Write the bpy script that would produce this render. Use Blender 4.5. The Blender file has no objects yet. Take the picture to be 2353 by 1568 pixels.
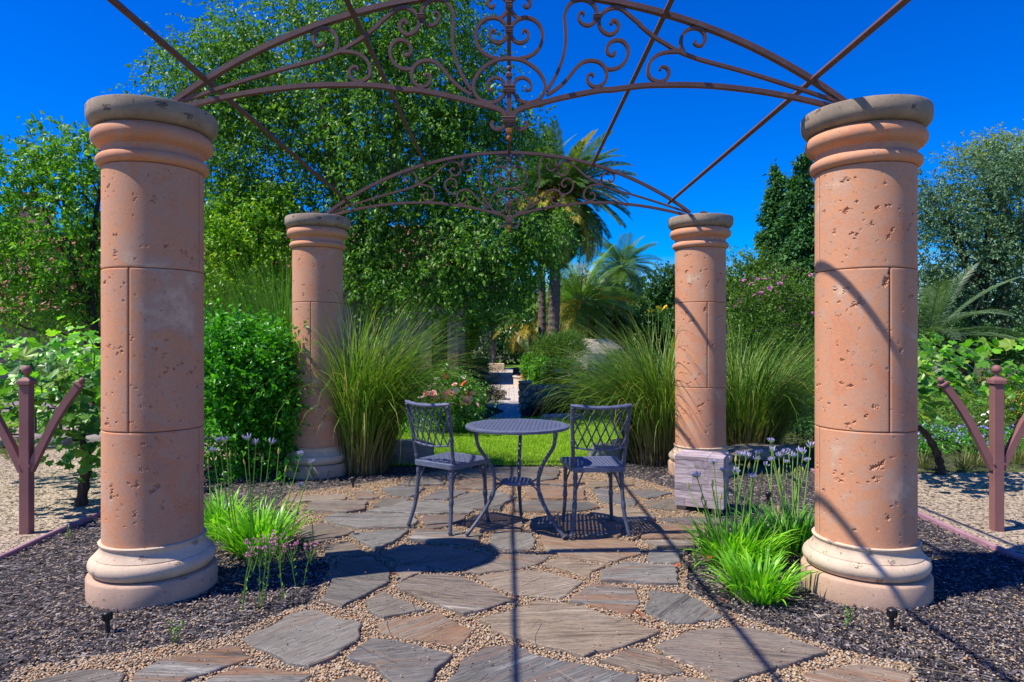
import bpy, math, random
import numpy as np
from mathutils import Vector, Matrix, Euler

random.seed(7)
RNG = np.random.default_rng(11)
PI = math.pi
C = bpy.context.scene.collection
sc = bpy.context.scene

# ---------------------------------------------------------------- camera
cam = bpy.data.cameras.new('camera')
cam.lens = 24.0
cam.sensor_width = 36.0
cam.shift_x = 0.0028
cam.shift_y = -0.0016
cam.clip_start = 0.05
cam.clip_end = 2000.0
camo = bpy.data.objects.new('camera', cam)
camo.location = (0, 0, 1.30)
camo.rotation_euler = (PI / 2, 0, 0)
C.objects.link(camo)
sc.camera = camo

# ---------------------------------------------------------------- sky, sun, exposure
SUN_DIR = Vector((-1.5, -0.5, 2.45)).normalized()      # towards the sun
SUN_EL = math.asin(SUN_DIR.z)
SUN_AZ = math.atan2(SUN_DIR.x, SUN_DIR.y)
world = bpy.data.worlds.new('World')
sc.world = world
world.use_nodes = True
wn = world.node_tree
for n in list(wn.nodes):
    wn.nodes.remove(n)
sky = wn.nodes.new('ShaderNodeTexSky')
sky.sky_type = 'NISHITA'
sky.sun_disc = False
sky.sun_elevation = SUN_EL
sky.sun_rotation = SUN_AZ % (2 * PI)
sky.altitude = 300
sky.air_density = 1.0
sky.dust_density = 0.1
sky.ozone_density = 4.0
hsv = wn.nodes.new('ShaderNodeHueSaturation')
hsv.inputs['Hue'].default_value = 0.526
hsv.inputs['Saturation'].default_value = 1.9
bg = wn.nodes.new('ShaderNodeBackground')
bg.inputs['Strength'].default_value = 0.145
wo = wn.nodes.new('ShaderNodeOutputWorld')
wn.links.new(sky.outputs[0], hsv.inputs['Color'])
wn.links.new(hsv.outputs[0], bg.inputs['Color'])
wn.links.new(bg.outputs[0], wo.inputs['Surface'])

sun = bpy.data.lights.new('sun', 'SUN')
sun.energy = 4.9
sun.angle = math.radians(0.53)
sun.color = (1.0, 0.92, 0.80)
suno = bpy.data.objects.new('sun', sun)
suno.rotation_euler = (-SUN_DIR).to_track_quat('-Z', 'Y').to_euler()
suno.location = (-6, -2, 12)
C.objects.link(suno)

sc.view_settings.view_transform = 'Standard'
sc.view_settings.look = 'None'
sc.view_settings.exposure = 0.42
sc.view_settings.gamma = 1.0
sc.view_settings.use_curve_mapping = False
sc.render.engine = 'CYCLES'
sc.cycles.max_bounces = 8
sc.cycles.transparent_max_bounces = 4

# ---------------------------------------------------------------- measuring helpers (metres)
EYE = 1.30
def D(x, y, d):
    """point seen at (x, y) of the survey picture (2353 wide) at depth d"""
    return Vector(((x - 1170) * d / 1569, d, EYE - (y - 780) * d / 1569))
def GD(x, y, z=0.0):
    d = 1569 * (EYE - z) / (y - 780)
    return Vector(((x - 1170) * d / 1569, d, z))

# ---------------------------------------------------------------- object helpers
def tag(o, label=None, cat=None, group=None, kind=None):
    if label: o['label'] = label
    if cat: o['category'] = cat
    if group: o['group'] = group
    if kind: o['kind'] = kind
    return o

def thing(name, label, cat, loc=(0, 0, 0), rotz=0.0, group=None):
    o = bpy.data.objects.new(name, None)
    o.empty_display_size = 0.1
    C.objects.link(o)
    o.location = loc
    o.rotation_euler = (0, 0, rotz)
    return tag(o, label, cat, group)

def link(name, me, mat=None, parent=None, loc=None, rot=None, scale=None):
    o = bpy.data.objects.new(name, me)
    C.objects.link(o)
    if mat is not None and len(me.materials) == 0:
        me.materials.append(mat)
    if parent is not None: o.parent = parent
    if loc is not None: o.location = loc
    if rot is not None: o.rotation_euler = rot
    if scale is not None: o.scale = scale if hasattr(scale, '__len__') else (scale,) * 3
    return o

def copy_tree(o, parent=None):
    kids = list(o.children)
    c = o.copy()
    C.objects.link(c)
    if parent is not None: c.parent = parent
    for k in kids:
        copy_tree(k, c)
    return c

def np_mesh(name, verts, faces, smooth=False):
    """verts (N,3), faces (M,k) -> mesh, quickly"""
    verts = np.ascontiguousarray(verts, dtype=np.float32)
    faces = np.ascontiguousarray(faces, dtype=np.int32)
    me = bpy.data.meshes.new(name)
    me.vertices.add(len(verts))
    me.vertices.foreach_set('co', verts.ravel())
    m, k = faces.shape
    me.loops.add(m * k)
    me.loops.foreach_set('vertex_index', faces.ravel())
    me.polygons.add(m)
    me.polygons.foreach_set('loop_start', np.arange(0, m * k, k, dtype=np.int32))
    if smooth:
        me.polygons.foreach_set('use_smooth', np.ones(m, dtype=bool))
    me.update(calc_edges=True)
    return me

class MB:
    """collects verts and faces, builds one mesh object"""
    def __init__(self):
        self.v = []; self.f = []; self.sm = []
    def add(self, vs, fs, smooth=False):
        b = len(self.v)
        self.v.extend([tuple(p) for p in vs])
        for f in fs:
            self.f.append([b + i for i in f]); self.sm.append(smooth)
        return self
    def box(self, c, s, rot=None, bev=0.0):
        hx, hy, hz = s[0] / 2, s[1] / 2, s[2] / 2
        c = Vector(c)
        if bev <= 0:
            vs = [Vector((x * hx, y * hy, z * hz)) for x in (-1, 1) for y in (-1, 1) for z in (-1, 1)]
            fs = [(0, 1, 3, 2), (4, 6, 7, 5), (0, 4, 5, 1), (2, 3, 7, 6), (0, 2, 6, 4), (1, 5, 7, 3)]
        else:
            b = min(bev, hx * .9, hy * .9, hz * .9)
            vs = []
            for (z, ins) in ((-hz, b), (-hz + b, 0), (hz - b, 0), (hz, b)):
                x, y = hx - ins, hy - ins
                k = b * .6 if ins == 0 else 0
                vs += [Vector((-x + k, -y, z)), Vector((x - k, -y, z)), Vector((x, -y + k, z)), Vector((x, y - k, z)),
                       Vector((x - k, y, z)), Vector((-x + k, y, z)), Vector((-x, y - k, z)), Vector((-x, -y + k, z))]
            fs = [tuple(reversed(range(8))), tuple(range(24, 32))]
            for r in range(3):
                for i in range(8):
                    j = (i + 1) % 8
                    fs.append((r * 8 + i, r * 8 + j, r * 8 + 8 + j, r * 8 + 8 + i))
        if rot is not None:
            m = rot if isinstance(rot, Matrix) else Euler(rot).to_matrix()
            vs = [m @ v for v in vs]
        return self.add([v + c for v in vs], fs)
    def tube(self, pts, rad, n=8, cap=True, smooth=True):
        pts = [Vector(p) for p in pts]
        if not hasattr(rad, '__len__'): rad = [rad] * len(pts)
        vs, fs = [], []
        up = Vector((0, 0, 1))
        t0 = (pts[1] - pts[0]).normalized()
        a = t0.orthogonal().normalized()
        for i, p in enumerate(pts):
            t = (pts[min(i + 1, len(pts) - 1)] - pts[max(i - 1, 0)])
            if t.length < 1e-9: t = t0.copy()
            t.normalize()
            a = (a - t * a.dot(t))
            if a.length < 1e-6: a = t.orthogonal()
            a.normalize()
            b = t.cross(a)
            for k in range(n):
                w = 2 * PI * k / n
                vs.append(p + (a * math.cos(w) + b * math.sin(w)) * rad[i])
        for i in range(len(pts) - 1):
            for k in range(n):
                k2 = (k + 1) % n
                fs.append((i * n + k, i * n + k2, i * n + n + k2, i * n + n + k))
        if cap:
            fs.append(tuple(reversed(range(n))))
            fs.append(tuple(range((len(pts) - 1) * n, len(pts) * n)))
        return self.add(vs, fs, smooth)
    def lathe(self, prof, n=48, c=(0, 0, 0), a0=0.0, a1=None, smooth=True, cap=True):
        """prof: [(r, z)] from bottom to top"""
        full = a1 is None
        if full: a1 = a0 + 2 * PI
        m = n if full else n + 1
        vs, fs = [], []
        for (r, z) in prof:
            for k in range(m):
                w = a0 + (a1 - a0) * k / n
                vs.append((c[0] + r * math.cos(w), c[1] + r * math.sin(w), c[2] + z))
        for i in range(len(prof) - 1):
            for k in range(n):
                k2 = (k + 1) % m
                fs.append((i * m + k, i * m + k2, i * m + m + k2, i * m + m + k))
        self.add(vs, fs, smooth)
        if cap and full:
            b = len(self.v) - len(vs)
            self.f.append([b + i for i in reversed(range(m))]); self.sm.append(False)
            self.f.append([b + (len(prof) - 1) * m + i for i in range(m)]); self.sm.append(False)
        return self
    def ball(self, c, r, n=12, m=7, sc_=(1, 1, 1)):
        prof = [(max(1e-4, math.sin(PI * i / m)), -math.cos(PI * i / m)) for i in range(m + 1)]
        vs, fs = [], []
        for (q, z) in prof:
            for k in range(n):
                w = 2 * PI * k / n
                vs.append((c[0] + r * sc_[0] * q * math.cos(w), c[1] + r * sc_[1] * q * math.sin(w), c[2] + r * sc_[2] * z))
        for i in range(m):
            for k in range(n):
                k2 = (k + 1) % n
                fs.append((i * n + k, i * n + k2, i * n + n + k2, i * n + n + k))
        return self.add(vs, fs, True)
    def sweep_xz(self, p2, th, w, y0=0.0):
        """rectangular bar along a planar curve in XZ; th in-plane thickness (number or list), w depth along Y"""
        n = len(p2)
        if not hasattr(th, '__len__'): th = [th] * n
        vs, fs = [], []
        for i, (x, z) in enumerate(p2):
            xa, za = p2[max(i - 1, 0)]; xb, zb = p2[min(i + 1, n - 1)]
            t = Vector((xb - xa, zb - za))
            if t.length < 1e-9: t = Vector((1, 0))
            t.normalize()
            nx, nz = -t.y, t.x
            h = th[i] / 2
            vs += [(x + nx * h, y0 - w / 2, z + nz * h), (x + nx * h, y0 + w / 2, z + nz * h),
                   (x - nx * h, y0 + w / 2, z - nz * h), (x - nx * h, y0 - w / 2, z - nz * h)]
        for i in range(n - 1):
            b = i * 4
            for k in range(4):
                k2 = (k + 1) % 4
                fs.append((b + k, b + k2, b + 4 + k2, b + 4 + k))
        fs.append((3, 2, 1, 0)); b = (n - 1) * 4
        fs.append((b, b + 1, b + 2, b + 3))
        return self.add(vs, fs)
    def mesh(self, name):
        me = bpy.data.meshes.new(name)
        me.from_pydata(self.v, [], self.f)
        me.polygons.foreach_set('use_smooth', self.sm)
        me.update()
        if any(self.sm): me.set_sharp_from_angle(angle=math.radians(38))
        return me
    def build(self, name, mat, parent=None, loc=None, origin=None, rot=None):
        """origin: the verts are world coordinates, move them so that this point is the local zero"""
        if origin is not None:
            ox, oy, oz = origin
            self.v = [(x - ox, y - oy, z - oz) for x, y, z in self.v]
        return link(name, self.mesh(name), mat, parent, loc, rot)

def spline(pts, k=6):
    """Catmull-Rom through pts (any dimension)"""
    P = [np.array(p, float) for p in pts]
    P = [2 * P[0] - P[1]] + P + [2 * P[-1] - P[-2]]
    out = []
    for i in range(1, len(P) - 2):
        a, b, c, d = P[i - 1], P[i], P[i + 1], P[i + 2]
        for j in range(k):
            t = j / k
            out.append(.5 * ((2 * b) + (c - a) * t + (2 * a - 5 * b + 4 * c - d) * t * t + (3 * b - a - 3 * c + d) * t ** 3))
    out.append(P[-2])
    return [tuple(p) for p in out]

def in_poly(px, py, poly):
    inside = np.zeros(len(px), bool)
    n = len(poly)
    for i in range(n):
        x1, y1 = poly[i][0], poly[i][1]; x2, y2 = poly[(i + 1) % n][0], poly[(i + 1) % n][1]
        cond = ((y1 > py) != (y2 > py))
        with np.errstate(divide='ignore', invalid='ignore'):
            xi = (x2 - x1) * (py - y1) / (y2 - y1 + 1e-12) + x1
        inside ^= cond & (px < xi)
    return inside

def wob(p, f=1.0, s=0.0):
    """cheap smooth 3-D noise, about -1..1"""
    x, y, z = p[:, 0] * f + s, p[:, 1] * f + s * 1.7, p[:, 2] * f - s
    return (np.sin(x * 1.7 + 1.3 * np.sin(y * 1.1 + z * .7)) + np.sin(y * 2.1 + 1.1 * np.sin(z * 1.3 + x * .9)) +
            np.sin(z * 1.9 + 1.2 * np.sin(x * 1.2 - y * .8))) / 3

# ---------------------------------------------------------------- materials
def mat_new(name):
    m = bpy.data.materials.new(name)
    m.use_nodes = True
    nt = m.node_tree
    for n in list(nt.nodes): nt.nodes.remove(n)
    out = nt.nodes.new('ShaderNodeOutputMaterial')
    return m, nt, out

def nd(nt, typ, **kw):
    n = nt.nodes.new(typ)
    for k, v in kw.items():
        if k.startswith('_'): setattr(n, k[1:], v)
        else: n.inputs[k.replace('__', ' ')].default_value = v
    return n

def ramp(nt, fac, stops, interp='LINEAR'):
    r = nt.nodes.new('ShaderNodeValToRGB')
    r.color_ramp.interpolation = interp
    el = r.color_ramp.elements
    while len(el) < len(stops): el.new(0.5)
    for e, (p, c) in zip(el, stops):
        e.position = p
        e.color = (c[0], c[1], c[2], 1) if hasattr(c, '__len__') else (c, c, c, 1)
    nt.links.new(fac, r.inputs['Fac'])
    return r.outputs['Color']

def mixc(nt, fac, a, b, mode='MIX'):
    m = nt.nodes.new('ShaderNodeMix')
    m.data_type = 'RGBA'; m.blend_type = mode
    for sock, v in ((m.inputs[0], fac), (m.inputs[6], a), (m.inputs[7], b)):
        if hasattr(v, 'is_output') or hasattr(v, 'links'): nt.links.new(v, sock)
        elif hasattr(v, '__len__'): sock.default_value = (v[0], v[1], v[2], 1)
        else: sock.default_value = v
    return m.outputs[2]

def math_(nt, op, a, b=None, clamp=False):
    m = nt.nodes.new('ShaderNodeMath'); m.operation = op; m.use_clamp = clamp
    for sock, v in ((m.inputs[0], a), (m.inputs[1], b)):
        if v is None: continue
        if hasattr(v, 'links'): nt.links.new(v, sock)
        else: sock.default_value = v
    return m.outputs[0]

def coords(nt, kind='world', scale=(1, 1, 1), rotz=None):
    if kind == 'world':
        s = nt.nodes.new('ShaderNodeNewGeometry').outputs['Position']
    else:
        s = nt.nodes.new('ShaderNodeTexCoord').outputs['Object']
    mp = nt.nodes.new('ShaderNodeMapping')
    mp.inputs['Scale'].default_value = scale
    nt.links.new(s, mp.inputs['Vector'])
    return mp.outputs[0]

def noise(nt, vec, scale, detail=4, rough=.55, dist=0.0):
    n = nd(nt, 'ShaderNodeTexNoise', Scale=scale, Detail=detail, Roughness=rough, Distortion=dist)
    nt.links.new(vec, n.inputs['Vector'])
    return n.outputs['Fac']

def principled(nt, out, col, rough=.8, bump=None, bstr=.3, bdist=.01, spec=.3, metal=0.0, coat=0):
    b = nt.nodes.new('ShaderNodeBsdfPrincipled')
    for sock, v in ((b.inputs['Base Color'], col), (b.inputs['Roughness'], rough)):
        if hasattr(v, 'links'): nt.links.new(v, sock)
        elif hasattr(v, '__len__'): sock.default_value = (v[0], v[1], v[2], 1)
        else: sock.default_value = v
    b.inputs['Specular IOR Level'].default_value = spec
    b.inputs['Metallic'].default_value = metal
    if bump is not None:
        bn = nd(nt, 'ShaderNodeBump', Strength=bstr, Distance=bdist)
        nt.links.new(bump, bn.inputs['Height'])
        nt.links.new(bn.outputs[0], b.inputs['Normal'])
    nt.links.new(b.outputs[0], out.inputs['Surface'])
    return b

def simple(name, col, rough=.7, spec=.3, var=.12, vs=8, bstr=.15, bs=60, metal=0):
    m, nt, out = mat_new(name)
    v = coords(nt, 'world')
    f = noise(nt, v, vs, 5)
    lo = [c * (1 - var) for c in col]; hi = [min(1, c * (1 + var)) for c in col]
    c = ramp(nt, f, [(.3, lo), (.7, hi)])
    principled(nt, out, c, rough, noise(nt, v, bs, 3), bstr, .004, spec, metal)
    return m

def leafmat(name, cols, rough=.42, trans=.35, spec=.45, clump=0.6, tcol=None, gain=1.7):
    cols = [(a * gain, b * gain, c * gain * .9) for a, b, c in cols]
    """per-leaf colour from a ramp, with softer clump-sized drift"""
    m, nt, out = mat_new(name)
    g = nt.nodes.new('ShaderNodeNewGeometry')
    v = coords(nt, 'world')
    cl = noise(nt, v, 1.4, 3)
    f = math_(nt, 'ADD', math_(nt, 'MULTIPLY', g.outputs['Random Per Island'], 1 - clump * .5),
              math_(nt, 'MULTIPLY', math_(nt, 'SUBTRACT', cl, .25), clump))
    n = len(cols)
    c = ramp(nt, f, [(.05 + .9 * i / (n - 1), cc) for i, cc in enumerate(cols)])
    b = nt.nodes.new('ShaderNodeBsdfPrincipled')
    nt.links.new(c, b.inputs['Base Color'])
    b.inputs['Roughness'].default_value = rough
    b.inputs['Specular IOR Level'].default_value = spec
    t = nt.nodes.new('ShaderNodeBsdfTranslucent')
    tc = mixc(nt, 1.0, c, tcol or (1.25, 1.35, .45), 'MULTIPLY')
    nt.links.new(tc, t.inputs['Color'])
    mx = nt.nodes.new('ShaderNodeMixShader'); mx.inputs[0].default_value = trans
    nt.links.new(b.outputs[0], mx.inputs[1]); nt.links.new(t.outputs[0], mx.inputs[2])
    nt.links.new(mx.outputs[0], out.inputs['Surface'])
    return m

def islandmat(name, stops, rough=.8, spec=.2, interp='LINEAR'):
    m, nt, out = mat_new(name)
    g = nt.nodes.new('ShaderNodeNewGeometry')
    c = ramp(nt, g.outputs['Random Per Island'], stops, interp)
    principled(nt, out, c, rough, spec=spec)
    return m

def stone_mat(name, cols, pit=(.62, .5, .38), pit_amt=1.0, stain=None, grey=0.0):
    """cast travertine: mottled colour, scattered ragged voids"""
    m, nt, out = mat_new(name)
    v = coords(nt, 'world')
    big = noise(nt, v, 2.6, 5, .6, .6)
    mid = noise(nt, v, 9, 5, .6)
    f = math_(nt, 'ADD', math_(nt, 'MULTIPLY', big, .75), math_(nt, 'MULTIPLY', mid, .25))
    c = ramp(nt, f, [(.34 + .32 * i / (len(cols) - 1), cc) for i, cc in enumerate(cols)])
    # fine grain
    vb = coords(nt, 'world', (1, 1, 3.5))
    c = mixc(nt, .35, c, ramp(nt, noise(nt, vb, 70, 3), [(.35, .62), (.65, 1.0)]), 'MULTIPLY')
    # voids: voronoi cells, only some, ragged by noise
    va = coords(nt, 'world', (1, 1, 1.5))
    dn = nd(nt, 'ShaderNodeTexNoise', Scale=34, Detail=3, Roughness=.7)
    nt.links.new(va, dn.inputs['Vector'])
    ad = nt.nodes.new('ShaderNodeVectorMath'); ad.operation = 'MULTIPLY_ADD'
    nt.links.new(dn.outputs['Color'], ad.inputs[0]); ad.inputs[1].default_value = (.05, .05, .05)
    nt.links.new(va, ad.inputs[2])
    vo = nd(nt, 'ShaderNodeTexVoronoi', Scale=12.5, Randomness=1.0)
    nt.links.new(ad.outputs[0], vo.inputs['Vector'])
    sel = nt.nodes.new('ShaderNodeSeparateColor'); nt.links.new(vo.outputs['Color'], sel.inputs[0])
    size = math_(nt, 'MULTIPLY', math_(nt, 'SUBTRACT', sel.outputs[0], .46), .42 * pit_amt)
    lump = math_(nt, 'MULTIPLY', math_(nt, 'SUBTRACT', noise(nt, v, 95, 2), .52), .75)
    d = math_(nt, 'SUBTRACT', math_(nt, 'ADD', size, lump), vo.outputs['Distance'])
    hole = math_(nt, 'MULTIPLY', d, 20, True)
    # tiny pin holes
    vo2 = nd(nt, 'ShaderNodeTexVoronoi', Scale=52, Randomness=1.0)
    nt.links.new(ad.outputs[0], vo2.inputs['Vector'])
    sel2 = nt.nodes.new('ShaderNodeSeparateColor'); nt.links.new(vo2.outputs['Color'], sel2.inputs[0])
    d2 = math_(nt, 'SUBTRACT', math_(nt, 'MULTIPLY', math_(nt, 'SUBTRACT', sel2.outputs[1], .72), .85), vo2.outputs['Distance'])
    hole2 = math_(nt, 'MULTIPLY', d2, 14, True)
    hole = math_(nt, 'MAXIMUM', hole, math_(nt, 'MULTIPLY', hole2, .7))
    c = mixc(nt, math_(nt, 'MULTIPLY', hole, .75), c, pit)  # where pit is dark, the colour paints shade into the hollows
    if stain:
        st = ramp(nt, noise(nt, coords(nt, 'world', (1, 1, .6)), 7, 6, .7, .4), [(.42, 0.0), (.66, 1.0)])
        sb = nt.nodes.new('ShaderNodeRGBToBW'); nt.links.new(st, sb.inputs[0])
        c = mixc(nt, math_(nt, 'MULTIPLY', sb.outputs[0], stain[1]), c, stain[0])
    h = math_(nt, 'SUBTRACT', math_(nt, 'MULTIPLY', noise(nt, v, 120, 4), .045), hole)
    principled(nt, out, c, .85, h, 1.0, .016, .2)
    return m

M = {}
M['stone'] = stone_mat('terracotta_stone', [(.54, .28, .175), (.66, .285, .150), (.60, .325, .205), (.68, .315, .165), (.59, .35, .235), (.74, .49, .31)], pit=(.58, .40, .27), pit_amt=.35)
M['stone_cap'] = stone_mat('weathered_cap_stone', [(.33, .255, .18), (.40, .31, .225), (.27, .22, .165)], pit=(.10, .08, .065), pit_amt=1.3, stain=((.15, .13, .11), .6))
M['stone_base'] = stone_mat('pale_base_stone', [(.58, .41, .28), (.72, .56, .40), (.64, .47, .33)], pit=(.26, .20, .15), pit_amt=1.7, stain=((.36, .26, .20), .40))
M['stone_plinth'] = stone_mat('plinth_stone', [(.54, .33, .22), (.60, .40, .28), (.49, .31, .21)], pit=(.28, .22, .17), pit_amt=.8, stain=((.36, .27, .21), .4))
M['joint'] = simple('dark_joint', (.07, .06, .055), .95)
M['iron'] = None
def iron():
    m, nt, out = mat_new('rust_brown_iron')
    v = coords(nt, 'world')
    c = ramp(nt, noise(nt, v, 14, 5, .6), [(.3, (.105, .053, .047)), (.55, (.13, .067, .059)), (.72, (.155, .08, .066))])
    rust = ramp(nt, noise(nt, v, 3.3, 5, .7, .4), [(.63, 0.0), (.72, 1.0)])
    bw = nt.nodes.new('ShaderNodeRGBToBW'); nt.links.new(rust, bw.inputs[0])
    c = mixc(nt, math_(nt, 'MULTIPLY', bw.outputs[0], .6), c, (.26, .10, .03))
    principled(nt, out, c, .55, noise(nt, v, 55, 4), .2, .004, .4)
    return m
M['iron'] = iron()
M['rust'] = simple('orange_rust', (.30, .12, .035), .8, .2, .3, 40)
M['post_paint'] = simple('brick_red_paint', (.255, .115, .105), .6, .35, .12, 5, .12, 30)
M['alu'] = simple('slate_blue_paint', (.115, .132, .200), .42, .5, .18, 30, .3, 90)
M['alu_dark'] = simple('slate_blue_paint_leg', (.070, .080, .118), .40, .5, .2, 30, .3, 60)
M['edging'] = simple('mauve_edging', (.36, .20, .245), .8, .2, .2, 6, .4, 40)
M['black'] = simple('black_plastic', (.012, .013, .018), .4, .5, .1)
M['fence'] = simple('black_iron', (.012, .012, .013), .5, .4, .1)
# ================================================================ GROUND
def poly_sheet(name, pts, z, mat, sub=0):
    me = bpy.data.meshes.new(name)
    me.from_pydata([(x, y, z) for x, y in pts], [], [list(range(len(pts)))])
    me.update()
    o = link(name, me, mat)
    return o

def ground_mat(name, cells, base, speck, scale, rough=.95, bstr=.7, bdist=.012, spk=.5, big=(.85, 1.1)):
    m, nt, out = mat_new(name)
    v = coords(nt, 'world')
    vo = nd(nt, 'ShaderNodeTexVoronoi', Scale=scale, Randomness=1.0)
    dn = nd(nt, 'ShaderNodeTexNoise', Scale=scale * .8, Detail=2)
    nt.links.new(v, dn.inputs['Vector'])
    ad = nt.nodes.new('ShaderNodeVectorMath'); ad.operation = 'MULTIPLY_ADD'
    nt.links.new(dn.outputs['Color'], ad.inputs[0]); ad.inputs[1].default_value = (cells / scale,) * 3
    nt.links.new(v, ad.inputs[2]); nt.links.new(ad.outputs[0], vo.inputs['Vector'])
    sp = nt.nodes.new('ShaderNodeSeparateColor'); nt.links.new(vo.outputs['Color'], sp.inputs[0])
    c = ramp(nt, sp.outputs[0], base)
    c2 = ramp(nt, sp.outputs[1], speck)
    gate = ramp(nt, sp.outputs[2], [(1 - spk - .02, 0.0), (1 - spk + .02, 1.0)])
    bw = nt.nodes.new('ShaderNodeRGBToBW'); nt.links.new(gate, bw.inputs[0])
    c = mixc(nt, bw.outputs[0], c, c2)
    dk = ramp(nt, noise(nt, v, 1.3, 5, .6), [(.3, big[0]), (.7, big[1])])
    c = mixc(nt, 1.0, c, dk, 'MULTIPLY')
    h = math_(nt, 'MULTIPLY', vo.outputs['Distance'], -1.0)
    principled(nt, out, c, rough, h, bstr, bdist, .15)
    return m

M['mulch'] = ground_mat('bark_mulch', .9, [(.0, (.022, .020, .022)), (.6, (.060, .054, .058)), (1, (.12, .108, .112))],
                        [(.0, (.20, .16, .12)), (.5, (.36, .30, .22)), (1, (.45, .36, .25))], 75, spk=.10)
M['gravel'] = ground_mat('tan_gravel', .5, [(.0, (.22, .15, .085)), (.5, (.36, .26, .16)), (1, (.50, .40, .27))],
                         [(.0, (.09, .07, .06)), (.5, (.40, .20, .09)), (1, (.30, .25, .20))], 95, spk=.28)
M['dg'] = ground_mat('pale_granite_grit', .6, [(.0, (.30, .235, .165)), (.5, (.42, .34, .245)), (1, (.52, .43, .32))],
                     [(.0, (.045, .038, .032)), (1, (.16, .12, .09))], 48, spk=.22)
M['soil'] = ground_mat('garden_soil', .8, [(.0, (.03, .03, .018)), (.6, (.05, .055, .025)), (1, (.09, .08, .05))],
                       [(.0, (.05, .08, .02)), (1, (.09, .13, .03))], 14, spk=.4)
M['turf'] = ground_mat('turf_base', .8, [(.0, (.07, .16, .012)), (.6, (.11, .235, .018)), (1, (.16, .30, .03))],
                       [(.0, (.10, .22, .015)), (1, (.18, .28, .04))], 60, spk=.4, bdist=.02)

g = poly_sheet('ground', [(-260, -60), (260, -60), (260, 500), (-260, 500)], -0.04, M['soil'])
tag(g, 'dark garden soil running out under the planting', 'ground', kind='structure')
md = poly_sheet('mulch_bed', [(-3.05, -1.5), (3.05, -1.5), (3.05, 7.15), (2.3, 7.25), (1.25, 7.4), (.9, 7.2), (-.95, 7.2), (-1.3, 7.5), (-3.05, 9.0)], -0.020, M['mulch'])
tag(md, 'black bark mulch bed sprinkled with pale gravel round the columns', 'mulch', kind='structure')
gl = poly_sheet('grit_path', [(-3.05, -1.5), (-3.05, 9.0), (-4.3, 9.2), (-6.5, 7.4), (-6.5, -1.5)], -0.026, M['dg'])
tag(gl, 'pale grit path left of the mauve edging under the vine', 'path', kind='structure')
gr_ = poly_sheet('grit_path', [(3.05, -1.5), (6.5, -1.5), (6.5, 6.9), (3.05, 6.7)], -0.026, M['dg'])
tag(gr_, 'pale grit path right of the mauve edging under the vine', 'path', kind='structure')

# ---- flagstone paving: outlines traced on the ground plane
def MG(cx, cy, z=0.02):
    px = 800 + cx * .38265; py = 1066 + cy * .38265
    d = 1667 * (EYE - z) / (py - 829)
    return ((px - 1243) * d / 1667, d)

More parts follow.
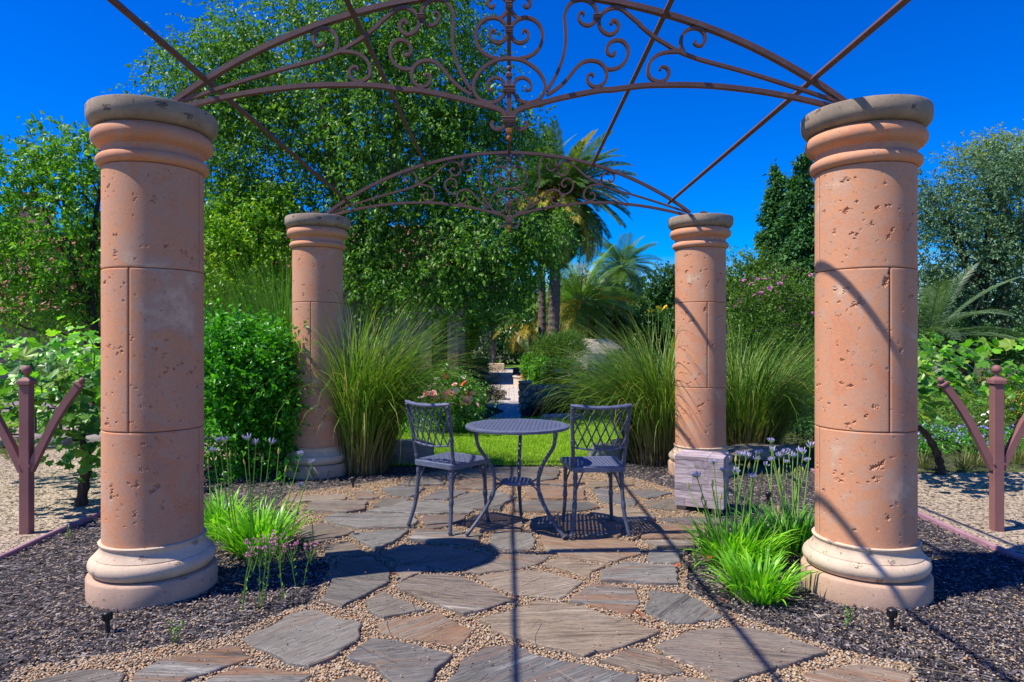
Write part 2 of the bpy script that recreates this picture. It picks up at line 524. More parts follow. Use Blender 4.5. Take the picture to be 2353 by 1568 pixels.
STONES = [
 [(640,1700),(750,1568),(860,1395),(1000,1325),(1165,1312),(1310,1372),(1520,1418),(1760,1468),(1985,1515),(1970,1640),(1700,1760),(900,1760)],
 [(120,1400),(275,1282),(425,1290),(600,1335),(800,1385),(610,1580),(430,1570),(305,1445)],
 [(340,1160),(560,1130),(720,1105),(930,1220),(840,1315),(520,1270),(330,1235)],
 [(960,1155),(1250,1070),(1330,1032),(1560,1065),(1880,1150),(2120,1235),(1960,1300),(1640,1390),(1480,1345),(1180,1270),(1045,1215),(1040,1185)],
 [(1540,1035),(1680,920),(1960,950),(1985,1010),(1940,1125),(1800,1085)],
 [(430,945),(590,870),(830,880),(880,900),(1210,1030),(870,1120),(740,1075),(520,990)],
 [(945,880),(1200,835),(1420,855),(1630,915),(1480,1020),(1380,1010),(1200,985),(1070,945)],
 [(230,1035),(360,975),(620,1090),(340,1140),(245,1090),(270,1065)],
 [(1370,795),(1480,750),(1770,815),(1690,840),(1670,890)],
 [(1740,850),(1890,795),(2230,820),(2240,930),(1740,910)],
 [(2035,1110),(2050,965),(2290,985),(2546,1130),(2340,1170),(2200,1175)],
 [(2091,1320),(2301,1225),(2631,1200),(2881,1250),(3201,1360),(2951,1440),(2651,1520),(2531,1568),(2371,1470),(2361,1450),(2151,1370)],
 [(1740,1410),(1940,1330),(2130,1380),(2290,1480),(2170,1500),(1960,1475)],
 [(3031,1500),(3261,1450),(3421,1430),(3631,1460),(3736,1500),(3736,1600),(3391,1650),(3100,1560)],
 [(2130,1600),(2190,1520),(2341,1525),(2490,1568),(2400,1650),(2250,1660)],
 [(-541,1275),(-231,1110),(-91,1090),(219,1180),(214,1260),(19,1400),(-121,1450),(-251,1430),(-411,1350)],
 [(-1261,1568),(-1221,1490),(-1061,1405),(-911,1380),(-621,1310),(-466,1390),(-891,1530),(-1061,1640)],
 [(-1951,1568),(-1731,1515),(-1471,1465),(-1291,1500),(-1331,1568),(-1591,1650),(-1850,1640)],
 [(-841,1568),(-531,1440),(-101,1500),(-221,1568),(-491,1670),(-700,1650)],
 [(10,1540),(175,1495),(300,1568),(150,1670),(-60,1610)],
 [(-41,1030),(39,850),(70,775),(290,760),(385,850),(400,915),(240,1000),(80,1075)],
 [(435,805),(600,805),(655,830),(460,910),(430,870)],
 [(330,745),(470,680),(760,690),(1050,740),(1000,780),(830,830),(560,815)],
 [(840,865),(1000,785),(1100,735),(1420,745),(1340,800),(1130,840)],
 [(1375,690),(1360,615),(1500,600),(1950,655),(2000,735),(1790,790),(1480,745)],
 [(1020,680),(1080,600),(1310,610),(1320,690),(1290,710),(1120,710)],
 [(505,650),(560,582),(800,588),(990,612),(940,680),(780,668)],
 [(155,615),(400,590),(520,588),(440,650),(320,715),(200,660)],
 [(-30,690),(110,655),(190,680),(260,740),(140,750),(-20,745)],
 [(-171,580),(-51,540),(179,590),(90,620),(-81,670),(-171,640)],
 [(-40,515),(60,485),(560,490),(560,570),(200,575),(40,545)],
 [(615,578),(610,492),(880,490),(870,520),(730,572)],
 [(240,465),(480,398),(720,398),(935,465),(900,482),(560,480)],
 [(290,435),(360,382),(530,385),(500,398),(380,440)],
 [(-151,460),(-100,405),(250,402),(235,460),(120,478)],
 [(170,345),(280,335),(320,380),(190,395)],
 [(-291,410),(-191,375),(109,357),(120,390),(-20,400)],
 [(340,320),(450,308),(625,320),(530,375),(400,365)],
 [(600,385),(720,325),(900,342),(760,390)],
 [(445,300),(560,255),(720,250),(740,298),(560,303)],
 [(820,320),(870,262),(1060,262),(1100,290),(1050,328)],
 [(760,440),(830,375),(1050,335),(1210,380),(1130,420),(1100,460),(900,452)],
 [(830,250),(870,200),(1100,188),(1470,188),(1480,255),(1370,275),(1000,258)],
 [(1190,465),(1200,405),(1350,398),(1690,412),(1740,440),(1600,467),(1300,470)],
 [(1260,330),(1400,312),(1640,332),(1640,395),(1290,388)],
 [(1240,292),(1350,300),(1375,280),(1540,267),(1640,290),(1500,305)],
 [(1640,302),(1680,280),(1900,275),(1960,300),(1700,318)],
 [(1690,332),(1750,322),(1980,400),(1960,430),(1750,402)],
 [(1670,480),(1860,432),(2090,500),(2090,520),(1900,550),(1720,512)],
 [(1910,335),(2060,325),(2200,350),(2050,385)],
 [(2030,402),(2200,382),(2330,400),(2300,470),(2040,440)],
 [(2000,600),(2091,557),(2260,547),(2391,600),(2350,640),(2000,640)],
 [(2030,662),(2180,655),(2340,658),(2340,690),(2100,697)],
 [(2030,770),(2060,712),(2260,718),(2250,790),(2080,795)],
 [(2110,515),(2300,505),(2540,520),(2540,545),(2300,548)],
 [(880,522),(1010,476),(1240,482),(1240,590),(960,590)],
 [(1290,550),(1310,505),(1420,500),(1450,560),(1340,598)],
 [(1480,512),(1560,482),(1700,515),(1890,562),(1850,638),(1600,618),(1480,580)],
 [(1000,470),(1200,473),(1180,476),(1010,474)],
]
STONES = STONES[:-1]
STONES_W = [[MG(*p) for p in s] for s in STONES]

def flag_mat():
    m, nt, out = mat_new('slate_flagstone')
    oi = nt.nodes.new('ShaderNodeObjectInfo')
    tc = nt.nodes.new('ShaderNodeNewGeometry').outputs['Position']
    ang = math_(nt, 'MULTIPLY', math_(nt, 'SUBTRACT', oi.outputs['Random'], .62), 1.5)
    ro = nt.nodes.new('ShaderNodeVectorRotate'); ro.rotation_type = 'Z_AXIS'
    nt.links.new(tc, ro.inputs['Vector']); nt.links.new(ang, ro.inputs['Angle'])
    mp = nt.nodes.new('ShaderNodeMapping'); mp.inputs['Scale'].default_value = (.9, 13, 13)
    nt.links.new(ro.outputs[0], mp.inputs['Vector'])
    v = mp.outputs[0]
    dn = noise(nt, ro.outputs[0], 5, 3)
    st = noise(nt, v, 2.3, 8, .72, .35)
    st2 = noise(nt, v, 7.5, 6, .7, .5)
    bd = noise(nt, v, .55, 3, .5, .3)  # broad layer bands; their pale streaks also paint in a sheen
    f = math_(nt, 'ADD', math_(nt, 'ADD', math_(nt, 'MULTIPLY', st, .42), math_(nt, 'MULTIPLY', st2, .25)), math_(nt, 'MULTIPLY', bd, .33))
    f = math_(nt, 'ADD', math_(nt, 'MULTIPLY', math_(nt, 'SUBTRACT', f, .5), 1.9), .5)
    k1 = math_(nt, 'FRACT', math_(nt, 'MULTIPLY', oi.outputs['Random'], 5.13))
    k2 = math_(nt, 'FRACT', math_(nt, 'MULTIPLY', oi.outputs['Random'], 11.7))
    grey = ramp(nt, f, [(.22, (.040, .038, .034)), (.38, (.135, .127, .112)), (.47, (.24, .225, .195)), (.54, (.145, .138, .124)), (.63, (.27, .255, .225)), (.78, (.50, .47, .42))])
    tan = ramp(nt, f, [(.22, (.055, .040, .028)), (.38, (.19, .145, .10)), (.47, (.34, .265, .185)), (.54, (.21, .165, .12)), (.63, (.37, .30, .215)), (.78, (.56, .48, .38))])
    c = mixc(nt, math_(nt, 'MULTIPLY', math_(nt, 'SUBTRACT', k1, .35), 2.2, True), grey, tan)
    c = mixc(nt, 1.0, c, ramp(nt, k2, [(0, .72), (1, 1.18)]), 'MULTIPLY')
    # broad worn patches
    c = mixc(nt, .7, c, ramp(nt, noise(nt, tc, 3.2, 5, .6), [(.3, .72), (.7, 1.15)]), 'MULTIPLY')
    # warm ochre and rust, more on some stones
    wm = noise(nt, mp.outputs[0], .9, 4, .6, .6)
    amt = math_(nt, 'ADD', math_(nt, 'MULTIPLY', math_(nt, 'FRACT', math_(nt, 'MULTIPLY', oi.outputs['Random'], 7.31)), .30), .0)
    gate = math_(nt, 'MULTIPLY', math_(nt, 'SUBTRACT', math_(nt, 'ADD', wm, amt), .66), 6.0, True)
    c = mixc(nt, math_(nt, 'MULTIPLY', gate, .75), c, ramp(nt, st2, [(.3, (.13, .07, .04)), (.45, (.34, .16, .07)), (.55, (.20, .13, .085)), (.65, (.38, .25, .14)), (.8, (.24, .18, .14))]))
    # slate blue on others
    bl = math_(nt, 'MULTIPLY', math_(nt, 'SUBTRACT', math_(nt, 'FRACT', math_(nt, 'MULTIPLY', oi.outputs['Random'], 3.77)), .45), 1.5, True)
    c = mixc(nt, math_(nt, 'MULTIPLY', bl, .65), c, ramp(nt, f, [(.30, (.045, .047, .055)), (.45, (.135, .137, .145)), (.55, (.085, .088, .097)), (.75, (.34, .335, .335))]))
    # dark hairline cracks along the cleavage
    ck = noise(nt, v, 4.1, 4, .5, 1.2)
    cr = math_(nt, 'MULTIPLY', math_(nt, 'SUBTRACT', .018, math_(nt, 'ABSOLUTE', math_(nt, 'SUBTRACT', ck, .47))), 60, True)
    c = mixc(nt, math_(nt, 'MULTIPLY', cr, .30), c, (.05, .045, .045))
    h = math_(nt, 'SUBTRACT', math_(nt, 'ADD', math_(nt, 'MULTIPLY', st, 1.0), math_(nt, 'MULTIPLY', st2, .5)), math_(nt, 'MULTIPLY', cr, .35))
    principled(nt, out, c, .75, h, .7, .012, .3)
    return m
M['flag'] = flag_mat()

pav_poly = [MG(*p) for p in [(-2100,1700),(-2000,1450),(-1200,1330),(-640,1240),(-400,1130),(-120,1040),(-60,960),(20,800),(-60,730),(-190,640),(-260,560),(-180,470),(-320,420),(-250,340),(20,310),(300,270),(560,225),(860,186),(1500,186),(1980,250),(2250,330),(2380,380),(2420,520),(2430,640),(2300,700),(2300,800),(2290,940),(2420,1010),(2640,1110),(2920,1200),(3250,1330),(3720,1420),(3900,1700)]]
pv = poly_sheet('pavement', [(x, y) for x, y in pav_poly] + [(1.3, .9), (-1.3, .9)], -0.008, M['gravel'])
tag(pv, 'crazy paving of slate flagstones set in tan gravel', 'paving', kind='structure')

def flagstone(poly, i):
    r = random.Random(i * 31 + 5)
    n = len(poly)
    area = sum(poly[k][0] * poly[(k + 1) % n][1] - poly[(k + 1) % n][0] * poly[k][1] for k in range(n))
    if area < 0: poly = poly[::-1]
    cx = sum(p[0] for p in poly) / n; cy = sum(p[1] for p in poly) / n
    pts = []
    for k in range(n):
        a = Vector(poly[k]); b = Vector(poly[(k + 1) % n])
        L = (b - a).length
        m = max(1, int(L / .055))
        nrm = Vector((b.y - a.y, a.x - b.x)).normalized() if L > 0 else Vector((0, 0))
        for j in range(m):
            t = j / m
            p = a.lerp(b, t)
            j_ = (r.random() - .5) * .022 * (1 if j else .5) + .010 * math.sin(6 * t + i)*min(1, L*2)
            pts.append(p + nrm * j_)
    z = .014 + r.uniform(-.005, .007)
    tx, ty = r.uniform(-.010, .010), r.uniform(-.010, .010)
    def H(p): return z + (p.x - cx) * tx + (p.y - cy) * ty
    m = len(pts); vs = []
    for (ins, dz) in ((.007, 0), (.0015, -.004), (.0, -.012), (-.006, -.05)):
        for p in pts:
            dvec = Vector((cx - p.x, cy - p.y))
            q = p + dvec.normalized() * ins
            jz = r.uniform(-.0025, .0025) if dz in (-.006, -.016) else 0
            vs.append((q.x - cx, q.y - cy, H(p) + dz + jz))
    fs = [list(range(m))]
    for rr in range(3):
        for k in range(m):
            k2 = (k + 1) % m
            fs.append((rr * m + k2, rr * m + k, rr * m + m + k, rr * m + m + k2))
    me = bpy.data.meshes.new('flagstone')
    me.from_pydata(vs, [], fs); me.update()
    o = link('flagstone', me, M['flag'], pv, (cx, cy, 0))
for i, s in enumerate(STONES_W):
    flagstone(s, i)

# ---- loose pebbles and bark chips
def scatter_poly(n, poly, rng, y_pow=2.2):
    """points in the polygon, denser near the camera"""
    xs = [p[0] for p in poly]; ys = [p[1] for p in poly]
    y0, y1 = max(min(ys), 1.7), max(ys)
    u = rng.random(n)
    a = 1 - y_pow
    y = (y0 ** a + u * (y1 ** a - y0 ** a)) ** (1 / a)
    x = rng.uniform(min(xs), max(xs), n)
    ok = in_poly(x, y, poly) & (np.abs(x) < .80 * y + .25)
    return x[ok], y[ok]

def pebbles(name, x, y, z, smin, smax, mat, parent, rng):
    n = len(x)
    s = rng.uniform(smin, smax, n)
    base = np.array([(1, 0, 0), (-.35, .85, .1), (-.55, -.75, -.05), (.1, .1, .62), (.05, -.1, -.5)], float)
    base = np.vstack([base, [(.35, .8, -.1)]])
    tri = np.array([(0, 5, 3), (5, 1, 3), (1, 2, 3), (2, 0, 3), (0, 2, 4), (2, 1, 4), (1, 5, 4), (5, 0, 4)])
    V = np.repeat(base[None], n, 0) * (1 + .35 * (rng.random((n, 6, 3)) - .5))
    V *= np.stack([s, s * rng.uniform(.6, 1, n), s * rng.uniform(.5, .85, n)], 1)[:, None, :]
    a = rng.uniform(0, 2 * PI, n); ca, sa = np.cos(a)[:, None], np.sin(a)[:, None]
    X = V[..., 0] * ca - V[..., 1] * sa; Y = V[..., 0] * sa + V[..., 1] * ca
    V = np.stack([X + x[:, None], Y + y[:, None], V[..., 2] + (z + s * .25)[:, None]], 2)
    F = (tri[None] + (np.arange(n) * 6)[:, None, None]).reshape(-1, 3)
    me = np_mesh(name, V.reshape(-1, 3), F)
    o = link(name, me, mat, parent)
    return o

M['pebble'] = islandmat('pebble', [(0, (.13, .10, .08)), (.12, (.30, .20, .115)), (.35, (.44, .32, .19)), (.6, (.54, .42, .27)), (.82, (.46, .24, .11)), (.92, (.58, .50, .40)), (1, (.20, .19, .19))], .7, .3)
x, y = scatter_poly(150000, pav_poly, RNG, 2.3)
jx = .11 * wob(np.stack([x, y, x * 0], 1), 5.0) + RNG.normal(0, .07, len(x))
keep = in_poly(x + jx * np.sign(x), y, pav_poly)
for s in STONES_W: keep &= ~in_poly(x, y, s)
on = (~keep) & (RNG.random(len(x)) < .006)
x2, y2 = x[on], y[on]
x, y = x[keep], y[keep]
print('joint pebbles', len(x), len(x2))
o = pebbles('gravel', x, y, np.full(len(x), -.004) + RNG.uniform(-.004, .006, len(x)), .0045, .0115, M['pebble'], None, RNG)
tag(o, 'tan and orange gravel filling the joints between flagstones', 'gravel', kind='stuff')
o = pebbles('loose_gravel', x2, y2, np.full(len(x2), .028), .004, .008, M['pebble'], None, RNG)
tag(o, 'stray pebbles lying on top of the flagstones', 'gravel', kind='stuff')

bed_poly = [(-3.03, .9), (3.03, .9), (3.03, 7.1), (-3.03, 8.5)]
def chips(name, n, mat, zc, l0, l1, w0, w1, ypow, edge_keep):
    x, y = scatter_poly(n, bed_poly, RNG, ypow)
    jx = .13 * wob(np.stack([x, y, x * 0], 1), 4.0, 2.0) + RNG.normal(0, .09, len(x)) + .10
    inside = in_poly(x + jx * np.sign(x), y, pav_poly)
    edge_keep = edge_keep + .35 * (wob(np.stack([x, y, x * 0], 1), 2.6, 5.0) > .45)
    k = ~inside | (RNG.random(len(x)) < edge_keep)
    for s in STONES_W: k &= ~(in_poly(x, y, s) & (RNG.random(len(x)) < .97))
    x, y = x[k], y[k]; n = len(x)
    L = RNG.uniform(l0, l1, n); Wd = RNG.uniform(w0, w1, n)
    a = RNG.uniform(0, PI, n) * .55 + RNG.normal(.0, .6, n)
    d = np.stack([np.cos(a), np.sin(a), RNG.normal(0, .16, n)], 1)
    p = np.stack([-np.sin(a), np.cos(a), RNG.normal(0, .3, n)], 1)
    c = np.stack([x, y, zc + RNG.uniform(0, .012, n)], 1)
    up = np.array([0, 0, 1.0])
    e = d * (L / 2)[:, None]; q = p * (Wd / 2)[:, None]
    V = np.stack([c - e, c + q + e * .1, c - q + e * .2 * 0, c + e, c + up * (Wd * .5)[:, None]], 1)
    tri = np.array([(0, 2, 4), (2, 3, 4), (3, 1, 4), (1, 0, 4)])
    F = (tri[None] + (np.arange(n) * 5)[:, None, None]).reshape(-1, 3)
    return link(name, np_mesh(name, V.reshape(-1, 3), F), mat)
M['chip'] = islandmat('bark_chip', [(0, (.016, .014, .017)), (.45, (.050, .045, .051)), (.75, (.115, .104, .112)), (.90, (.20, .18, .185)), (1, (.42, .36, .31))], .85, .2)
o = chips('mulch', 120000, M['chip'], -.016, .016, .058, .004, .011, 2.1, .09)
tag(o, 'shredded black bark mulch covering the beds', 'mulch', kind='stuff')
x, y = scatter_poly(42000, bed_poly, RNG, 2.2)
ins = in_poly(x, y, pav_poly)
dens = .25 + .75 * (wob(np.stack([x, y, x * 0], 1), 2.2) > .1)
k = (~ins) & (RNG.random(len(x)) < dens)
o = pebbles('scattered_gravel', x[k], y[k], np.full(k.sum(), -.006), .004, .010, M['pebble'], None, RNG)
tag(o, 'tan gravel scattered over the bark mulch', 'gravel', kind='stuff')
# grit on the side paths
M['grit'] = islandmat('grit', [(0, (.06, .05, .045)), (.25, (.09, .07, .06)), (.35, (.33, .26, .18)), (1, (.56, .47, .35))], .85, .2)
for sgn, word in ((-1, 'left'), (1, 'right')):
    pl = [(sgn * 3.06, 2.5), (sgn * 5.2, 2.5), (sgn * 5.2, 7.5), (sgn * 3.06, 7.5)]
    x, y = scatter_poly(9000, pl, RNG, 1.6)
    o = pebbles('grit', x, y, np.full(len(x), -.024), .004, .009, M['grit'], None, RNG)
    tag(o, 'coarse pale grit lying on the path beyond the %s edging' % word, 'grit', kind='stuff')

# ---- mauve edging boards
for sgn, word in ((-1, 'left'), (1, 'right')):
    mb = MB()
    pts = []
    for i in range(60):
        yy = 1.2 + i * .125
        pts.append((sgn * 3.05 + .012 * math.sin(yy * 2.3 + sgn) + .006 * math.sin(yy * 5.1), yy, -.004 + .006 * math.sin(yy * 1.7)))
    vs = []; fs = []
    for (px_, py_, pz_) in pts:
        vs += [(px_ - .014, py_, pz_ - .06), (px_ - .014, py_, pz_ + .008), (px_ - .009, py_, pz_ + .014), (px_ + .009, py_, pz_ + .014), (px_ + .014, py_, pz_ + .008), (px_ + .014, py_, pz_ - .06)]
    for i in range(len(pts) - 1):
        for k in range(5):
            fs.append((i * 6 + k, i * 6 + 6 + k, i * 6 + 7 + k, i * 6 + k + 1))
    mb.add(vs, fs)
    o = mb.build('garden_edging', M['edging'], None, origin=(sgn * 3.05, 4.5, 0), loc=(sgn * 3.05, 4.5, 0))
    tag(o, 'mauve edging strip between the mulch bed and the grit path, on the %s side' % word, 'edging', 'mauve edging strips')
# ================================================================ COLUMNS
def pit_field(u, z, w, z0, z1, rng):
    """depth of the ragged voids cast into one shell; u runs along the arc (metres)"""
    dep = np.zeros_like(u)
    h = z1 - z0
    wu = u + .0035 * np.sin(z * 310 + 2 * np.sin(u * 240)) + .003 * np.sin(z * 620 + u * 410)
    wz = z + .0030 * np.sin(u * 330 + 2 * np.sin(z * 270)) + .002 * np.sin(u * 700 - z * 380)
    pits = []
    for c in range(int(w * h * 34)):
        cu, cz = rng.uniform(0, w), rng.uniform(z0 + .03, z1 - .03)
        big = rng.random() ** 2
        ang = rng.normal(.5, .5)
        for k in range(rng.integers(2, 6)):
            s_ = rng.uniform(-.026, .026) * (.5 + big)
            pits.append((cu + s_ * math.cos(ang) + rng.normal(0, .006), cz + s_ * math.sin(ang) + rng.normal(0, .006),
                         rng.uniform(.004, .007) + .009 * big * rng.random(), rng.uniform(.4, .75), ang + rng.normal(0, .4)))
    for c in range(int(w * h * 120)):
        pits.append((rng.uniform(0, w), rng.uniform(z0 + .02, z1 - .02), rng.uniform(.0028, .0052), rng.uniform(.5, 1), rng.normal(.3, .6)))
    for (cu, cz, r, asp, ang) in pits:
        du, dz = wu - cu, wz - cz
        ca, sa = math.cos(ang), math.sin(ang)
        q = np.sqrt((du * ca + dz * sa) ** 2 + ((dz * ca - du * sa) / asp) ** 2) / r
        dep = np.maximum(dep, np.clip((1.15 - q) / .45, 0, 1) * min(.011, r * 1.1))
    return dep

def half_drum(R, z0, z1, a0, a1, gap=.0030, seed=0):
    """one of the two half shells of a drum: eased arrises, real voids"""
    rng = np.random.default_rng(seed)
    g = gap / R
    nphi = 200; nz = int((z1 - z0) / .0042)
    ph = np.linspace(a0 + g, a1 - g, nphi + 1)
    zs = np.concatenate([[z0 + .0015, z0 + .0035], np.linspace(z0 + .0065, z1 - .0065, nz + 1), [z1 - .0035, z1 - .0015]])
    rr = np.concatenate([[R - .0045, R - .0014], np.full(nz + 1, R), [R - .0014, R - .0045]])
    PH, ZZ = np.meshgrid(ph, zs); RR = np.repeat(rr[:, None], nphi + 1, 1)
    dep = pit_field((PH - a0) * R, ZZ, (a1 - a0) * R, z0, z1, rng)
    dep[:2] = 0; dep[-2:] = 0
    RR = RR - dep
    RR[:, 0] -= .003; RR[:, -1] -= .003; RR[:, 1] -= .0006; RR[:, -2] -= .0006
    V = np.stack([RR * np.cos(PH), RR * np.sin(PH), ZZ], 2)
    # returns into the joints
    inn = V.copy(); k = (R - .05) / np.maximum(RR, 1e-6)
    m = nphi + 1; n = len(zs)
    verts = [V.reshape(-1, 3)]
    idx = np.arange(n * m).reshape(n, m)
    q = [np.stack([idx[:-1, :-1], idx[:-1, 1:], idx[1:, 1:], idx[1:, :-1]], 2).reshape(-1, 4)]
    base = n * m
    for (line, flip) in ((idx[0], True), (idx[-1], False), (idx[:, 0], False), (idx[:, -1], True)):
        P = verts[0][line].copy(); f = (R - .05) / np.hypot(P[:, 0], P[:, 1]); P[:, :2] *= f[:, None]
        verts.append(P); j = np.arange(len(P)) + base; base += len(P)
        a_ = np.stack([line[:-1], line[1:], j[1:], j[:-1]], 1)
        q.append(a_[:, ::-1] if flip else a_)
    me = np_mesh('shaft_shell', np.concatenate(verts), np.concatenate(q), True)
    me.set_sharp_from_angle(angle=math.radians(40))
    return me

def arc_pts(cx, cz, r, a0, a1, n):
    return [(cx + r * math.cos(math.radians(a0 + (a1 - a0) * i / n)), cz + r * math.sin(math.radians(a0 + (a1 - a0) * i / n))) for i in range(n + 1)]

def make_column(loc, label):
    t = thing('stone_column', label, 'column', loc, 0, 'terracotta stone columns carrying the pergola')
    # plinth
    MB().lathe([(.305, -.06), (.310, .0), (.311, .088), (.306, .098), (.298, .102), (.20, .102)], 72).build('plinth', M['stone_plinth'], t)
    # base moulding: torus, fillet, hollow up to a thin lip
    prof = [(.20, .103), (.262, .103), (.283, .112)] + arc_pts(.262, .152, .042, -55, 72, 10) + [(.276, .196), (.272, .200)] + \
           [(.268, .206), (.258, .216), (.251, .229), (.248, .243), (.251, .252), (.256, .256), (.257, .262), (.252, .266), (.22, .267)]
    MB().lathe(prof, 72).build('base_moulding', M['stone_base'], t)
    MB().lathe([(.222, .2), (.222, 2.42)], 24, cap=False).build('core', M['joint'], t)
    # three drums of two halves each; joints alternate by a quarter turn
    for (z0, z1, a) in ((.262, .838, 0), (.838, 1.656, PI / 2), (1.656, 2.182, 0)):
        for k in range(2):
            link('shaft_shell', half_drum(.2414, z0, z1, a + k * PI, a + (k + 1) * PI, seed=int(z0 * 100) + k), M['stone'], t)
    # necking: ring, neck, torus
    prof = [(.21, 2.183), (.243, 2.183)] + arc_pts(.240, 2.214, .030, -75, 75, 8) + [(.246, 2.246), (.243, 2.250), (.243, 2.278), (.250, 2.284)] + \
           arc_pts(.246, 2.333, .046, -68, 70, 10) + [(.262, 2.378), (.21, 2.380)]
    MB().lathe(prof, 72).build('necking', M['stone'], t)
    prof = [(.20, 2.381), (.262, 2.381), (.282, 2.388), (.297, 2.400), (.306, 2.414), (.3105, 2.428), (.3115, 2.440), (.3115, 2.478), (.307, 2.487), (.298, 2.490), (.0, 2.490)]
    MB().lathe(prof, 72, cap=False).build('cap', M['stone_cap'], t)
    return t
DN, DF = 3.61, 6.72
c0 = make_column((-1.878, DN, 0), 'near column with a wide open seam, beside the trellis post with vine leaves')
for loc, lab in (((1.880, DN, 0), 'near column crossed by two curved beam shadows, right of the green lily clumps'),
                 ((-1.882, DF, 0), 'far column between the leafy green shrub and tall grass, streaked by grass shadows'),
                 ((1.882, DF, 0), 'far column with the wooden cube standing in front of its base')):
    c = copy_tree(c0); c.location = loc; c['label'] = lab
    if loc[0] > 0: c.rotation_euler = (0, 0, PI)          # a half turn: other faces show, joints stay in line

# ================================================================ PERGOLA IRONWORK
perg = thing('pergola_frame', 'rust brown iron pergola roof of two scrolled arches and five rails', 'pergola', (0, 5.165, 2.49))
BX = .0003315      # metres per trace unit, near arch
def TB(x, y):  # trace B -> arch plane
    return ((x - 43) * BX, EYE + (829 - y / 6.5333) * .0021656)
def TK(x, y):
    px = 900 + x / 3.3614; py = y / 3.3614
    return ((px - 1246.6) * .0021656, EYE + (829 - py) * .0021656)
def TC(x, y):
    px = 1500 + x / 3.9217; py = y / 3.9217
    return ((px - 1246.6) * .0021656, EYE + (829 - py) * .0021656)
ARC_R, ARC_Z = 2.988, .149
arc = [(ARC_R * math.sin(a), ARC_Z + ARC_R * math.cos(a)) for a in np.linspace(-.640, .640, 61)]
ARCH_O = Vector((0, DN, 2.49))
def bar(name, pts, th, w, parent, y0=0.0, taper=None, mat='iron', k=6, both=True):
    out = []
    p2 = spline(pts, k) if k else pts
    for sg in ((1, -1) if both else (1,)):
        q = [(sg * x, z - 2.49) for x, z in p2]
        n = len(q)
        ths = [th] * n
        if taper:
            for i in range(n):
                u = i / (n - 1)
                if u > 1 - taper: ths[i] = th * (1 - .45 * (u - 1 + taper) / taper)
        out.append(MB().sweep_xz(q, ths, w, y0).build(name, M[mat], parent))
    return out
arch = MB().sweep_xz([(x, z - 2.49) for x, z in arc], .027, .034).build('arch', M['iron'], perg, loc=(0, DN - 5.165, 0))
SW = .0225    # scroll depth
bar('lower_bar', [TK(1192,1000), TK(1195,968), TK(1208,935), TK(1240,905), TK(1300,882), TK(1420,850), TK(1600,804), TK(1900,745), TC(0,860), TC(300,822), TC(600,815), TC(900,822), TC(1200,850), TC(1500,892), TC(1800,950), TC(2060,1012), TC(2240, 1055)], .023, .030, arch)
bar('branch', [TB(1690,392), TB(1672,365), TB(1700,335), TB(1750,345), TB(1785,400), TB(1780,470), TB(1700,545), TB(1620,552), TB(1530,495), TB(1480,400), TB(1487,300), TB(1530,222), TB(1620,155), TB(1740,125), TB(1850,160), TB(1960,250), TB(2150,410), TC(250,235), TC(380,345), TC(500,420), TC(620,490), TC(780,555), TC(900,592), TC(1200,672), TC(1500,762), TC(1800,858), TC(2060,945), TC(2200, 990)], .017, SW, arch)
SCR = [
 [TB(215,935), TB(300,925), TB(400,885), TB(500,800), TB(560,690), TB(575,560), TB(540,430), TB(450,330), TB(330,288), TB(220,300), TB(130,360), TB(85,440), TB(75,530), TB(95,610), TB(150,670), TB(230,688), TB(310,655), TB(352,590), TB(345,530), TB(315,495), TB(280,490), TB(262,515), TB(272,540)],
 [TB(185,300), TB(130,250), TB(80,180), TB(62,100), TB(85,20), TB(150,-35), TB(260,-52), TB(350,-12), TB(385,55), TB(345,118), TB(298,115), TB(280,85), TB(292,70)],
 [TK(1165,480), TK(1230,486), TK(1300,510), TK(1390,572), TK(1445,650), TK(1460,720), TK(1438,785), TK(1390,828), TK(1320,847), TK(1262,832), TK(1218,790), TK(1200,742), TK(1205,690), TK(1232,652), TK(1282,640), TK(1328,665), TK(1348,705), TK(1338,738), TK(1312,744), TK(1302,730)],
 [TB(640,1450), TB(740,1300), TB(830,1120), TB(895,940), TB(937,740), TB(945,560), TB(935,400), TB(930,250), TB(975,120), TB(1060,30), TB(1180,-2), TB(1290,15), TB(1385,80), TB(1435,170), TB(1445,280), TB(1395,365), TB(1310,412), TB(1220,390), TB(1160,315), TB(1155,245), TB(1195,205), TB(1235,218), TB(1235,255)],
 [TB(645,1520), TB(800,1420), TB(930,1310), TB(1030,1190), TB(1120,1080), TB(1220,1000), TB(1340,970), TB(1470,995), TB(1560,1070), TB(1598,1180), TB(1580,1290), TB(1510,1365), TB(1410,1390), TB(1325,1345), TB(1290,1255), TB(1320,1195), TB(1370,1188), TB(1385,1215), TB(1370,1228)],
 [TB(1585,1105), TB(1700,1110), TB(1820,1062), TB(1910,960), TB(1942,840), TB(1920,735), TB(1845,660), TB(1750,645), TB(1660,680), TB(1605,770), TB(1620,855), TB(1680,892), TB(1728,872), TB(1725,838), TB(1708,832)],
 [TC(675,500), TC(652,440), TC(658,360), TC(700,300), TC(765,272), TC(832,284), TC(878,335), TC(878,400), TC(850,438), TC(803,438), TC(778,412), TC(795,395)],
 [TC(630,497), TC(520,502), TC(430,528), TC(362,590), TC(335,680), TC(352,740), TC(400,775), TC(465,784), TC(522,745), TC(535,690), TC(510,650), TC(472,642), TC(452,660), TC(458,678)],
 [TK(1195,1000), TK(1212,1040), TK(1250,1064), TK(1290,1055), TK(1312,1025), TK(1302,1002), TK(1288,1010)],
 [(1.955,2.492), (1.962,2.512), (1.950,2.538), (1.925,2.552), (1.898,2.552), (1.878,2.540), (1.872,2.524), (1.884,2.518)],
]
for s in SCR:
    bar('scroll', s, .0165, SW, arch, taper=.35)
